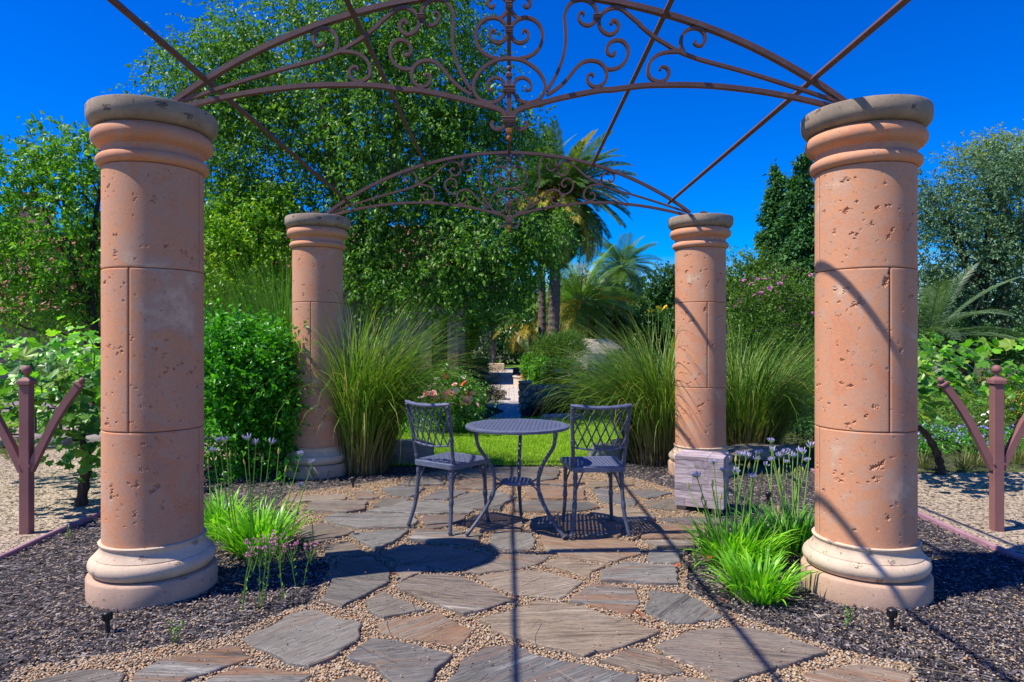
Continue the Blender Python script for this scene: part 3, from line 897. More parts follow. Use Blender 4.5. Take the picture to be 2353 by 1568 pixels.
def collar(cx, cz, w, h, both=False):
    for sg in ((1, -1) if both else (1,)):
        mb = MB()
        for i in range(4):                          # wound bands
            mb.box((sg * cx, 0, cz - 2.49 + (i - 1.5) * h / 4), (w * (1 + .04 * (i % 2)), SW + .016 + .002 * (i % 2), h / 4 * .94), bev=.003)
        mb.build('collar', M['iron'], arch)
collar(0, TK(0, 990)[1], .070, .032)
for (k_, w_, h_) in ((735, .064, .038), (250, .040, .034), (50, .040, .034)):
    collar(0, TK(0, k_)[1], w_, h_)
collar(TK(1888, 0)[0], TK(0, 143)[1], .042, .026, True)
zt = TK(0, 612)[1]; zb = TK(0, 1040)[1]
MB().box((0, 0, (zt + zb) / 2 - 2.49), (.026, .024, zt - zb)).build('post', M['iron'], arch)
fin = MB()
fin.box((0, 0, TK(0, 622)[1] - 2.49), (.033, .031, .024), bev=.004)
fin.tube([(0, 0, TK(0, 606)[1] - 2.49), (0, 0, TK(0, 588)[1] - 2.49)], [.013, .007], 10)
fin.ball((0, 0, TK(0, 563)[1] - 2.49), .0155)
fin.build('finial', M['iron'], arch)
fin = MB()
fin.box((0, 0, TK(0, 1075)[1] - 2.49), (.032, .030, .026), bev=.004)
fin.tube([(0, 0, TK(0, 1090)[1] - 2.49), (0, 0, TK(0, 1118)[1] - 2.49)], [.013, .008], 10)
fin.ball((0, 0, TK(0, 1135)[1] - 2.49), .0150)
fin.build('finial', M['rust'], arch)
a2 = copy_tree(arch, perg); a2.location = (0, DF - 5.165, 0)
for xx in (-1.6, -.822, 0, .822, 1.6):
    zz = ARC_Z + math.sqrt(ARC_R ** 2 - xx ** 2) - 2.49
    tl = -math.asin(xx / ARC_R)
    o = MB().box((0, 0, 0), (.026, DF + .13 - .45, .026), bev=.002).build('rail', M['iron'], perg, loc=(xx, (DF + .13 + .45) / 2 - 5.165, zz - .004), rot=(0, -tl, 0))

# ================================================================ TABLE AND CHAIRS
def perforated(cells, pitch, hole, top, bot, fmap=lambda x, y: (x, y, 0)):
    """one plate with a square hole in every cell (a single connected mesh); cells are (i, j)"""
    vs = []; fs = []; idx = {}
    def vid(x, y, z):
        k = (round(x * 1e5), round(y * 1e5), z)
        if k not in idx:
            X, Y, dz = fmap(x, y)
            idx[k] = len(vs); vs.append((X, Y, z + dz))
        return idx[k]
    cs = set(cells)
    for (i, j) in cells:
        x0, y0 = i * pitch, j * pitch; x1, y1 = x0 + pitch, y0 + pitch
        h = hole / 2; cx, cy = (x0 + x1) / 2, (y0 + y1) / 2
        if (i + j) % 2: hx, hy = h * 1.25, h * .75      # basket-weave look
        else: hx, hy = h * .75, h * 1.25
        out = [(x0, y0), (x1, y0), (x1, y1), (x0, y1)]
        inn = [(cx - hx, cy - hy), (cx + hx, cy - hy), (cx + hx, cy + hy), (cx - hx, cy + hy)]
        to = [vid(*p, top - .0016) for p in out]; ti = [vid(*p, top) for p in inn]
        bo = [vid(*p, bot) for p in out]; bi = [vid(*p, bot) for p in inn]
        for k in range(4):
            k2 = (k + 1) % 4
            fs.append((to[k], to[k2], ti[k2], ti[k])); fs.append((ti[k], ti[k2], bi[k2], bi[k]))
            fs.append((bo[k2], bo[k], bi[k], bi[k2]))
    mb = MB(); mb.add(vs, fs)
    return mb

def ringed(pts, r0, r1, rings, k=8):
    """round cast-metal member with banded rings; rings are positions 0..1"""
    p = spline(pts, k); n = len(p)
    # finer sampling
    q = []; rad = []
    for i in range(n - 1):
        for j in range(3):
            t = j / 3; q.append(tuple(np.array(p[i]) * (1 - t) + np.array(p[i + 1]) * t))
    q.append(p[-1]); m = len(q)
    for i in range(m):
        u = i / (m - 1); r = r0 + (r1 - r0) * u
        for g in rings:
            dd = abs(u - g)
            if dd < .030: r *= 1.30 - .12 * (1 if (int((u - g + 1) * 120) % 2) else 0)
        rad.append(r)
    return MB().tube(q, rad, 8)

TBL = (.055, 4.60, .022)
table = thing('bistro_table', 'round slate blue cast metal table with woven top and curved legs', 'table', TBL, math.radians(-5))
pitch = .027; R = .345
cells = [(i, j) for i in range(-13, 13) for j in range(-13, 13)
         if all(math.hypot((i + a) * pitch, (j + b) * pitch) < R - .004 for a in (0, 1) for b in (0, 1))]
perforated(cells, pitch, .0150, .704, .695).build('woven_top', M['alu'], table)
MB().lathe([(.298, .694), (.300, .7015), (.310, .7045), (.340, .7045), (.350, .700), (.3515, .690), (.347, .682), (.338, .682), (.336, .691), (.298, .694)], 72, cap=False).build('rim', M['alu'], table)
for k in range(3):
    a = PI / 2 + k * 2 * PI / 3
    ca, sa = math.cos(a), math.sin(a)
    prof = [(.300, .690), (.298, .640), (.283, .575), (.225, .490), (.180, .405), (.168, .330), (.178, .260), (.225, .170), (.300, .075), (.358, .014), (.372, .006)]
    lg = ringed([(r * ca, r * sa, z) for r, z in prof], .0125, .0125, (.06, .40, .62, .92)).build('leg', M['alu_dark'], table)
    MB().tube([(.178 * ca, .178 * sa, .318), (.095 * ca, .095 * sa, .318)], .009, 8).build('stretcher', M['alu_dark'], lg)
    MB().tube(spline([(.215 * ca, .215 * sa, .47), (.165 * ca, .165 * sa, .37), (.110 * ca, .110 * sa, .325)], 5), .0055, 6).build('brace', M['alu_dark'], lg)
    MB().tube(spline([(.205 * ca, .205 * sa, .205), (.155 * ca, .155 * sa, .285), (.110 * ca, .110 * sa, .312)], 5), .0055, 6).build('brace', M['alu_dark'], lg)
    MB().box((.285 * ca, .285 * sa, .684), (.05, .03, .008), (0, 0, a), .002).build('bracket', M['alu_dark'], table)
cells = [(i, j) for i in range(-4, 4) for j in range(-4, 4)
         if all(math.hypot((i + a) * .025, (j + b) * .025) < .098 for a in (0, 1) for b in (0, 1))]
shelf = perforated(cells, .025, .014, .328, .318)
shelf.lathe([(.075, .312), (.078, .327), (.086, .331), (.103, .331), (.108, .324), (.106, .312), (.098, .309), (.075, .312)], 40, cap=False)
shelf.build('small_shelf', M['alu'], table)

def make_chair():
    t = thing('garden_chair', '', 'chair')
    # seat: woven plate mapped to a soft trapezoid with a rounded frame
    def fm(x, y):
        k = 1 - .10 * ((.19 - y) / .38)
        return (x * k, y, .006 * (abs(x) / .2) ** 2 - .004 * math.cos(y * 8))
    pc = .0255
    cells = [(i, j) for i in range(-7, 7) for j in range(-7, 7)]
    perforated(cells, pc, .0145, .4465, .438, fm).build('woven_seat', M['alu'], t)
    ring = []
    for (cx, cy, a0) in ((.165, .165, 0), (-.165, .165, 90), (-.150, -.165, 180), (.150, -.165, 270)):
        for i in range(7):
            w = math.radians(a0 + 15 * i)
            ring.append((cx + .033 * math.cos(w), cy + .033 * math.sin(w)))
    mb = MB(); vs = []; fs = []
    m = len(ring)
    for (ins, z) in ((.026, .446), (.010, .4515), (.0, .446), (.002, .415), (.012, .411), (.024, .420)):
        for (x, y) in ring:
            s = 1 - ins / .19
            vs.append((x * s, y * s, z))
    for r in range(5):
        for k in range(m):
            k2 = (k + 1) % m
            fs.append((r * m + k2, r * m + k, r * m + m + k, r * m + m + k2))
    mb.add(vs, fs, True).build('seat_frame', M['alu'], t)
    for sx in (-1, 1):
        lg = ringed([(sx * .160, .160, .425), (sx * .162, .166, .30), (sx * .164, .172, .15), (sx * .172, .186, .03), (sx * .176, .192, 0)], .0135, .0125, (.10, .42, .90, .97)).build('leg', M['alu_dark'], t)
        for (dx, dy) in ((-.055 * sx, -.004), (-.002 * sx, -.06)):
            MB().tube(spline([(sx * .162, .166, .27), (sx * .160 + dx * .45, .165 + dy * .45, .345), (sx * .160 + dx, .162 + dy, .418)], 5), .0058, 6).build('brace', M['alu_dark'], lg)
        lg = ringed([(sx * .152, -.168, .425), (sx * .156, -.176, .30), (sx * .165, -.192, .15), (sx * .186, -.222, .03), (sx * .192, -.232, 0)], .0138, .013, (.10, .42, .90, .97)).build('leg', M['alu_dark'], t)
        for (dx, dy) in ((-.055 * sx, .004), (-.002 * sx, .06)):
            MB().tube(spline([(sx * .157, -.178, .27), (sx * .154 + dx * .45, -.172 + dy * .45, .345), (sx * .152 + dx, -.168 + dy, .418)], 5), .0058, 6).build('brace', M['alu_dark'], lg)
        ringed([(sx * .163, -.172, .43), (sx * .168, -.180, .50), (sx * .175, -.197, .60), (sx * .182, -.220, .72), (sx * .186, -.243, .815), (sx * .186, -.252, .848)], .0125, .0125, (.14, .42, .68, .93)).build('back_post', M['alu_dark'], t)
    def top(u): return (u * .186, -.252 - .030 * (1 - u * u), .852 - .012 * (1 - u * u))
    def low(u): return (u * .174, -.194 - .020 * (1 - u * u), .578 - .016 * (1 - u * u))
    MB().tube([top(-1.07 + 2.14 * i / 20) for i in range(21)], [.011 if abs(i - 10) > 8 else .0125 + .003 * (i in (1, 2, 5, 10, 15, 18, 19)) for i in range(21)], 8).build('top_rail', M['alu'], t)
    MB().tube([low(-1 + 2 * i / 16) for i in range(17)], .0068, 7).build('bottom_rail', M['alu'], t)
    def surf(u, v):
        a, b = np.array(low(u)), np.array(top(u))
        return tuple(a * (1 - v) + b * v)
    n = 6; du = 2 / n; slope = 2.05 * du      # u travelled from bottom to top
    starts = [-1 - slope + du * i + du * .5 for i in range(n + 3)]
    for sgn in (1, -1):
        for s in starts:
            pts = []
            for i in range(25):
                v = i / 24; u = s + slope * v
                if -1 <= u <= 1: pts.append((sgn * u, v))
            if len(pts) < 3: continue
            q = [surf(u, v) for u, v in pts]
            rad = []
            for (u, v) in pts:
                # little knuckles where bars cross
                k = (v * 4.1) % 1
                rad.append(.0046 + (.0026 if min(k, 1 - k) < .07 else 0))
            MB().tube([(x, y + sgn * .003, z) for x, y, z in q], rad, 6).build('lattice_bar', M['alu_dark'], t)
    return t
ch = make_chair()
ch.location = (-.400, 4.765, .022); ch.rotation_euler = (0, 0, math.radians(-37))
ch['label'] = 'slate blue lattice back chair turned towards the table, in front of the rose bush side'
ch['group'] = 'slate blue cast metal chairs'
ch2 = copy_tree(ch)
ch2.location = (.570, 4.635, .022); ch2.rotation_euler = (0, 0, math.radians(5))
ch2['label'] = 'slate blue lattice back chair facing the lawn, its seat crossed by the table shadow'

# ================================================================ WOODEN CUBE
def wood_mat():
    m, nt, out = mat_new('weathered_grey_wood')
    oi = nt.nodes.new('ShaderNodeObjectInfo')
    v = coords(nt, 'world', (1, 1, 7))
    sh = nt.nodes.new('ShaderNodeVectorMath'); sh.operation = 'ADD'
    cmb = nt.nodes.new('ShaderNodeCombineXYZ'); nt.links.new(math_(nt, 'MULTIPLY', oi.outputs['Random'], 40), cmb.inputs[2])
    nt.links.new(v, sh.inputs[0]); nt.links.new(cmb.outputs[0], sh.inputs[1])
    f = noise(nt, sh.outputs[0], 5, 7, .68, 1.6)
    c = ramp(nt, f, [(.32, (.22, .18, .185)), (.5, (.42, .36, .37)), (.68, (.58, .52, .53))])
    t = ramp(nt, oi.outputs['Random'], [(0, (.72, .70, .74)), (.5, (1, .95, .95)), (1, (1.15, 1.08, 1.1))])
    c = mixc(nt, 1, c, t, 'MULTIPLY')
    principled(nt, out, c, .75, f, .35, .006, .25)
    return m
M['wood'] = wood_mat()
cube = thing('wooden_cube', 'weathered grey cube side table built of stacked wood blocks', 'side table', (1.482, 5.244, .012), math.radians(-25))
r = random.Random(4)
LZ = .058; z = .028
for layer in range(7):
    h = LZ if layer < 6 else .034
    cuts = sorted([-.18, .18] + [r.uniform(-.11, .11) + (.045 if layer % 2 else -.045) for _ in range(1 + (layer in (1, 3, 5)))])
    for a, b in zip(cuts[:-1], cuts[1:]):
        if layer == 6:
            ys = [-.145, -.06, .05, .145]
        else:
            ys = [-.145, r.uniform(-.06, .06), .145]
        for y0, y1 in zip(ys[:-1], ys[1:]):
            j = r.uniform(-.0012, .0012)
            MB().box(((a + b) / 2, (y0 + y1) / 2 + j, z + h / 2), (b - a - .0012, y1 - y0 - .0012, h - .0010), bev=.0022).build('wood_block', M['wood'], cube)
    z += h
for sx in (-.13, .13):
    for sy in (-.11, .11):
        MB().box((sx, sy, .012), (.07, .07, .032)).build('foot', M['joint'], cube)

# ================================================================ TRELLIS POSTS
def make_trellis():
    t = thing('trellis_post', '', 'trellis post')
    MB().box((0, 0, .48), (.066, .066, 1.06), bev=.006).build('post', M['post_paint'], t)
    mb = MB(); mb.box((0, 0, 1.026), (.088, .088, .034), bev=.006)
    vs = [(-.040, -.040, 1.043), (.040, -.040, 1.043), (.040, .040, 1.043), (-.040, .040, 1.043), (-.014, -.014, 1.062), (.014, -.014, 1.062), (.014, .014, 1.062), (-.014, .014, 1.062)]
    mb.add(vs, [(0, 1, 5, 4), (1, 2, 6, 5), (2, 3, 7, 6), (3, 0, 4, 7), (4, 5, 6, 7)])
    cap = mb.build('post_cap', M['post_paint'], t)
    mb = MB(); mb.tube([(0, 0, 1.060), (0, 0, 1.078), (0, 0, 1.090)], [.012, .0125, .018], 12); mb.ball((0, 0, 1.112), .031, 16, 10)
    mb.build('ball', M['post_paint'], cap)
    for sg in (-1, 1):
        p = spline([(sg * .025, .42), (sg * .060, .50), (sg * .115, .62), (sg * .180, .75), (sg * .255, .88), (sg * .338, .998)], 5)
        arm = MB().sweep_xz(p, .046, .046).build('arm', M['post_paint'], t)
        mb = MB(); mb.box((sg * .345, 0, 1.008), (.058, .058, .018), (0, sg * .60, 0), .004)
        mb.ball((sg * .363, 0, 1.036), .022, 12, 8); mb.build('arm_cap', M['post_paint'], arm)
        MB().tube([(sg * .036, -.034, .46), (sg * .036, -.040, .46)], .008, 8).build('bolt', M['post_paint'], arm)
    return t
tp = make_trellis()
tp.location = (-3.30, 4.67, -.02); tp.rotation_euler = (0, 0, math.radians(4))
tp['label'] = 'brick red post with curved arms, beside the thick vine and open seam column'
tp['group'] = 'brick red vine trellis posts'
tp2 = copy_tree(tp); tp2.location = (3.385, 4.74, -.02); tp2.rotation_euler = (0, 0, math.radians(-7))
tp2['label'] = 'brick red post with two curved arms, on the grit path beside the blue flower border'

# ================================================================ SPRAY HEADS
def make_spray():
    t = thing('spray_head', '', 'sprinkler')
    MB().tube([(0, 0, -.05), (0, 0, .062)], .0105, 12).build('riser', M['black'], t)
    mb = MB(); mb.tube([(0, 0, .055), (0, 0, .060), (0, 0, .062), (0, 0, .093), (0, 0, .097)], [.013, .0195, .0205, .0205, .017], 14)
    for k in range(10):
        a = 2 * PI * k / 10
        mb.box((.021 * math.cos(a), .021 * math.sin(a), .078), (.003, .005, .026), (0, 0, a))
    mb.build('nozzle', M['black'], t)
    return t
sp = make_spray()
for i, (x, y, d, lab) in enumerate(((248, 1450, 0, 'black spray head in the mulch in front of the column with the open seam'), (2049, 1440, 0, 'black spray head in the mulch at the foot of the beam shadowed near column'),
                       (811, 1118, 0, 'small black spray head by the far column near the tall grass'), (1765, 1155, 0, 'small black spray head behind the purple lily stalks'))):
    o = sp if i == 0 else copy_tree(sp)
    p = GD(x, y); o.location = (p.x, p.y, -.012); o['label'] = lab; o['group'] = 'black irrigation spray heads'
    o.rotation_euler = (random.uniform(-.08, .08), random.uniform(-.08, .08), i)
# ================================================================ PLANTS
def unit(a):
    return a / (np.linalg.norm(a, axis=1, keepdims=True) + 1e-9)

def leaf_geo(pos, axis, nrm, L, W, droop=.15):
    """folded pointed leaves: 4 verts, 2 tris each"""
    side = unit(np.cross(axis, nrm)); nrm = unit(np.cross(side, axis))
    L = L[:, None]; W = W[:, None]
    tip = pos + axis * L - nrm * L * droop
    a = pos + axis * L * .42 + side * W * .5 + nrm * W * .16
    b = pos + axis * L * .42 - side * W * .5 + nrm * W * .16
    n = len(pos)
    V = np.stack([pos, a, tip, b], 1).reshape(-1, 3)
    F = (np.array([(0, 1, 2), (0, 2, 3)])[None] + (np.arange(n) * 4)[:, None, None]).reshape(-1, 3)
    return V, F

def twig_points(ells, n_twigs, per, tl=(.25, .6), rng=RNG, gap=.0, gap_f=1.0, shell=.55, hang=.25, seed=0., out=.8):
    """leaf attachment points along twigs spread through ellipsoids (cx,cy,cz,rx,ry,rz)"""
    E = np.array(ells, float)
    vol = (E[:, 3] * E[:, 4] * E[:, 5]) ** (2 / 3)
    which = rng.choice(len(E), n_twigs, p=vol / vol.sum())
    dr = unit(rng.normal(size=(n_twigs, 3)))
    rad = rng.random(n_twigs) ** shell
    rad *= 1 + .10 * wob(dr * 2.2 + which[:, None] * 3.1, 1.6, seed)
    e = E[which]
    start = e[:, :3] + dr * rad[:, None] * e[:, 3:]
    if gap > 0:
        k = wob(start, gap_f, seed + 2.3) + rng.normal(0, .15, n_twigs) > -gap
        start, dr = start[k], dr[k]
    m = len(start)
    d = unit(dr * out + rng.normal(0, .55, (m, 3)) + np.array([0, 0, -hang]))
    ln = rng.uniform(tl[0], tl[1], m)
    t = rng.random((m, per))
    pos = start[:, None] + d[:, None] * (ln[:, None] * t)[..., None] - np.array([0, 0, 1.0]) * (hang * .5 * (ln[:, None] * t) ** 2)[..., None]
    pos += rng.normal(0, .02, pos.shape)
    dd = np.repeat(d[:, None], per, 1).reshape(-1, 3)
    return pos.reshape(-1, 3), dd

def leaf_dirs(dd, rng, spread=.9, hang=.35, up=.7):
    n = len(dd)
    ax = unit(dd * .6 + rng.normal(0, spread * .6, (n, 3)) + np.array([0, 0, -hang]))
    nr = unit(rng.normal(0, .6, (n, 3)) + np.array([0, 0, up]))
    return ax, nr

def crown(name, ells, n_twigs, per, leaf, mat, parent, origin, rng=RNG, aspect=.55, minz=None, **kw):
    hang = kw.pop('lhang', .35); up = kw.pop('up', .7)
    pos, dd = twig_points(ells, n_twigs, per, rng=rng, **kw)
    if minz is not None:
        k = pos[:, 2] > minz; pos, dd = pos[k], dd[k]
    ax, nr = leaf_dirs(dd, rng, hang=hang, up=up)
    L = rng.uniform(.5, 1.35, len(pos)) * leaf
    V, F = leaf_geo(pos, ax, nr, L, L * aspect)
    V = V - np.array(origin)
    me = np_mesh(name, V, F)
    return link(name, me, mat, parent)

def limb(mb, a, b, r0, r1, rng, wiggle=.06, n=7, sag=0.0, sides=7):
    a, b = np.array(a, float), np.array(b, float)
    L = np.linalg.norm(b - a)
    pts = []
    off = rng.normal(0, wiggle * L, 3); off2 = rng.normal(0, wiggle * L * .6, 3)
    for i in range(n):
        t = i / (n - 1)
        p = a * (1 - t) + b * t + off * math.sin(PI * t) + off2 * math.sin(2 * PI * t)
        p[2] += sag * L * math.sin(PI * t)
        pts.append(tuple(p))
    mb.tube(pts, [r0 + (r1 - r0) * (i / (n - 1)) ** .8 for i in range(n)], sides)
    return pts

def tree_wood(name, base, ells, r0, mat, parent, origin, rng, fork=.35, twigs=3, stems=1, top=None):
    """tapered trunk(s) with limbs that run into every leaf mass"""
    mb = MB()
    E = sorted(ells, key=lambda e: -e[2])
    for s in range(stems):
        mine = E[s::stems]
        tp = top if (top is not None and stems == 1) else (np.array(mine[0][:3]) * .6 + np.array(base) * .4 + np.array([0, 0, mine[0][2] * .25]))
        b = np.array(base) + np.array([(s - (stems - 1) / 2) * r0 * 2.6, rng.normal(0, r0), 0])
        tr = limb(mb, b, tp, r0, r0 * .38, rng, .03, 12, sides=10)
        for e in mine:
            c = np.array(e[:3])
            hs = [abs(p[2] - (base[2] + (c[2] - base[2]) * .62)) for p in tr]
            st = tr[int(np.argmin(hs))]
            l2 = limb(mb, st, c, r0 * .30, r0 * .09, rng, .07, 8, .05)
            for k in range(twigs):
                d = unit(rng.normal(size=(1, 3)))[0] * np.array(e[3:]) * .8
                limb(mb, l2[rng.integers(4, 8)], c + d, r0 * .075, r0 * .02, rng, .08, 6, .03, 5)
    mb.v = [(x - origin[0], y - origin[1], z - origin[2]) for x, y, z in mb.v]
    return mb.build(name, mat, parent)

def bark(name, a, b, sx=3.0):
    m, nt, out = mat_new(name)
    v = coords(nt, 'world', (sx, sx, .6))
    f = noise(nt, v, 6, 6, .7, .6)
    principled(nt, out, ramp(nt, f, [(.3, a), (.7, b)]), .9, f, .8, .03, .15)
    return m
M['bark_grey'] = bark('grey_bark', (.10, .085, .07), (.30, .26, .22))
M['bark_dark'] = bark('dark_bark', (.025, .02, .016), (.09, .07, .055))
M['vine_wood'] = bark('vine_wood', (.03, .022, .016), (.12, .085, .06), 6)

G = {}
G['big'] = leafmat('broad_tree_leaf', [(.018, .058, .010), (.046, .122, .015), (.085, .195, .022), (.155, .295, .035)], .46, .38, .45, clump=.8)  # strong clump contrast paints in shaded hollows and bright tips
G['left'] = leafmat('glossy_tree_leaf', [(.026, .085, .010), (.060, .165, .014), (.10, .24, .018), (.16, .32, .028)], .42, .40, .45)
G['lime'] = leafmat('lime_tree_leaf', [(.035, .10, .010), (.08, .20, .014), (.14, .28, .018), (.26, .32, .02)], .4, .42, .45)
G['shrub'] = leafmat('shrub_leaf', [(.015, .07, .008), (.035, .16, .012), (.06, .25, .016), (.10, .33, .025)], .35, .40, .5)
G['rose'] = leafmat('rose_leaf', [(.025, .08, .012), (.055, .16, .018), (.10, .25, .03)], .35, .3, .6)
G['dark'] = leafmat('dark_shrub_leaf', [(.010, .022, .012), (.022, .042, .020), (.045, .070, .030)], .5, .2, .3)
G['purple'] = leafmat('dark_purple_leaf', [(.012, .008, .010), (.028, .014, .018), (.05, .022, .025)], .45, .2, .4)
G['conifer'] = leafmat('conifer_spray', [(.012, .045, .020), (.028, .090, .034), (.05, .14, .045), (.07, .19, .06)], .5, .2, .3)
G['oak'] = leafmat('grey_green_oak_leaf', [(.026, .062, .032), (.050, .105, .054), (.085, .160, .082), (.14, .22, .12)], .45, .25, .5)
G['yellow'] = leafmat('yellow_green_leaf', [(.07, .12, .012), (.16, .22, .02), (.28, .30, .03)], .45, .4, .4)
G['olive'] = leafmat('olive_green_leaf', [(.030, .075, .012), (.065, .135, .02), (.11, .20, .03)], .45, .35, .4)
G['hedge'] = leafmat('clipped_hedge_leaf', [(.03, .10, .010), (.07, .20, .014), (.12, .30, .02)], .4, .35, .5)
G['far'] = leafmat('far_tree_leaf', [(.015, .045, .012), (.03, .09, .02), (.06, .15, .03)], .45, .3, .4)
G['vine'] = leafmat('grape_leaf', [(.05, .17, .012), (.09, .27, .018), (.15, .37, .03), (.24, .44, .04)], .35, .45, .55, clump=.3)
G['vine_blue'] = leafmat('grape_leaf_cool', [(.03, .13, .03), (.06, .20, .04), (.11, .29, .06)], .32, .35, .65, clump=.3)
G['lily'] = leafmat('lily_leaf', [(.045, .16, .010), (.09, .27, .014), (.15, .37, .02), (.24, .46, .03)], .35, .38, .5, clump=.35)
G['stem'] = leafmat('flower_stem', [(.06, .15, .02), (.11, .22, .03), (.16, .26, .05)], .5, .15, .4)
G['lilac'] = islandmat('lilac_petal', [(0, (.20, .17, .48)), (.5, (.36, .33, .66)), (.75, (.52, .50, .74)), (1, (.62, .64, .50))], .6)
G['pink'] = islandmat('pink_petal', [(0, (.55, .12, .30)), (.6, (.70, .24, .42)), (1, (.80, .45, .55))], .6)
G['rose_pink'] = islandmat('rose_pink_petal', [(0, (.75, .13, .20)), (.5, (.85, .30, .33)), (1, (.88, .58, .52))], .6)
G['rose_red'] = islandmat('rose_red_petal', [(0, (.70, .07, .05)), (1, (.85, .16, .10))], .6)
G['rose_white'] = islandmat('rose_white_petal', [(0, (.82, .70, .58)), (1, (.88, .82, .74))], .6)
G['magenta'] = islandmat('magenta_petal', [(0, (.40, .08, .26)), (1, (.62, .22, .44))], .6)
G['white'] = islandmat('white_petal', [(0, (.75, .74, .66)), (1, (.85, .84, .80))], .6)
G['sunflower'] = islandmat('yellow_petal', [(0, (.85, .52, .02)), (1, (.90, .66, .04))], .6)
G['blue'] = islandmat('blue_petal', [(0, (.16, .16, .42)), (1, (.36, .32, .62))], .6)
G['orange'] = islandmat('orange_flower', [(0, (.65, .25, .03)), (1, (.80, .45, .06))], .6)

# ---- upright grass blades and strap leaves
def blades(base, az, th0, bend, L, W, segs=7, pw=1.8, fold=.0, widest=.12):
    """ribbons: start angle th0 from vertical, bending over by bend (radians) along the length towards az"""
    n = len(base)
    t = np.linspace(0, 1, segs + 1)
    th = th0[:, None] + bend[:, None] * t[None] ** pw
    ds = L[:, None] / segs
    r = np.concatenate([np.zeros((n, 1)), np.cumsum(np.sin(.5 * (th[:, 1:] + th[:, :-1])) * ds, 1)], 1)
    z = np.concatenate([np.zeros((n, 1)), np.cumsum(np.cos(.5 * (th[:, 1:] + th[:, :-1])) * ds, 1)], 1)
    ca, sa = np.cos(az)[:, None], np.sin(az)[:, None]
    cx = base[:, 0:1] + r * ca; cy = base[:, 1:2] + r * sa; cz = base[:, 2:3] + z
    prof = np.minimum(1, .55 + t / widest * .45) * np.clip(1 - ((t - widest) / (1 - widest)), 0, 1) ** .55
    w = W[:, None] * prof[None] * .5
    tw = RNG.normal(0, .5, n)[:, None]
    sx, sy = -sa * np.cos(tw) , ca * np.cos(tw)
    sz = np.sin(tw) * np.ones_like(cx)
    A = np.stack([cx + sx * w, cy + sy * w, cz + sz * w * .5], 2)
    B = np.stack([cx - sx * w, cy - sy * w, cz - sz * w * .5], 2)
    V = np.stack([A, B], 2)                     # n, segs+1, 2, 3
    V[:, -1, 1] = V[:, -1, 0]
    V = V.reshape(-1, 3)
    q = []
    for i in range(segs):
        q.append((2 * i, 2 * i + 1, 2 * i + 3)); q.append((2 * i, 2 * i + 3, 2 * i + 2))
    q = q[:-1] if False else q
    F = (np.array(q)[None] + (np.arange(n) * (segs + 1) * 2)[:, None, None]).reshape(-1, 3)
    return V, F

def grass_mat(name, green, base, hi=.55, zs=.55, rnd=.35):
    m, nt, out = mat_new(name)
    tc = nt.nodes.new('ShaderNodeTexCoord').outputs['Object']
    sp = nt.nodes.new('ShaderNodeSeparateXYZ'); nt.links.new(tc, sp.inputs[0])
    g = nt.nodes.new('ShaderNodeNewGeometry')
    c = ramp(nt, g.outputs['Random Per Island'], [(i / (len(green) - 1), q) for i, q in enumerate(green)])
    f = math_(nt, 'ADD', math_(nt, 'MULTIPLY', sp.outputs[2], 1 / zs), math_(nt, 'MULTIPLY', math_(nt, 'SUBTRACT', g.outputs['Random Per Island'], .5), rnd), True)
    c = mixc(nt, f, base, c)
    b = nt.nodes.new('ShaderNodeBsdfPrincipled'); nt.links.new(c, b.inputs['Base Color'])
    b.inputs['Roughness'].default_value = .45; b.inputs['Specular IOR Level'].default_value = .4
    t = nt.nodes.new('ShaderNodeBsdfTranslucent')
    nt.links.new(mixc(nt, 1, c, (1.2, 1.3, .5), 'MULTIPLY'), t.inputs['Color'])
    mx = nt.nodes.new('ShaderNodeMixShader'); mx.inputs[0].default_value = .35
    nt.links.new(b.outputs[0], mx.inputs[1]); nt.links.new(t.outputs[0], mx.inputs[2]); nt.links.new(mx.outputs[0], out.inputs['Surface'])
    return m
G['grass'] = grass_mat('tall_grass_blade', [(.05, .13, .012), (.09, .22, .018), (.14, .30, .025), (.20, .34, .045), (.40, .36, .12)], (.26, .19, .09), zs=.5)
G['grass_light'] = grass_mat('light_grass_blade', [(.07, .19, .014), (.13, .30, .02), (.20, .38, .035)], (.20, .20, .06), zs=.5)

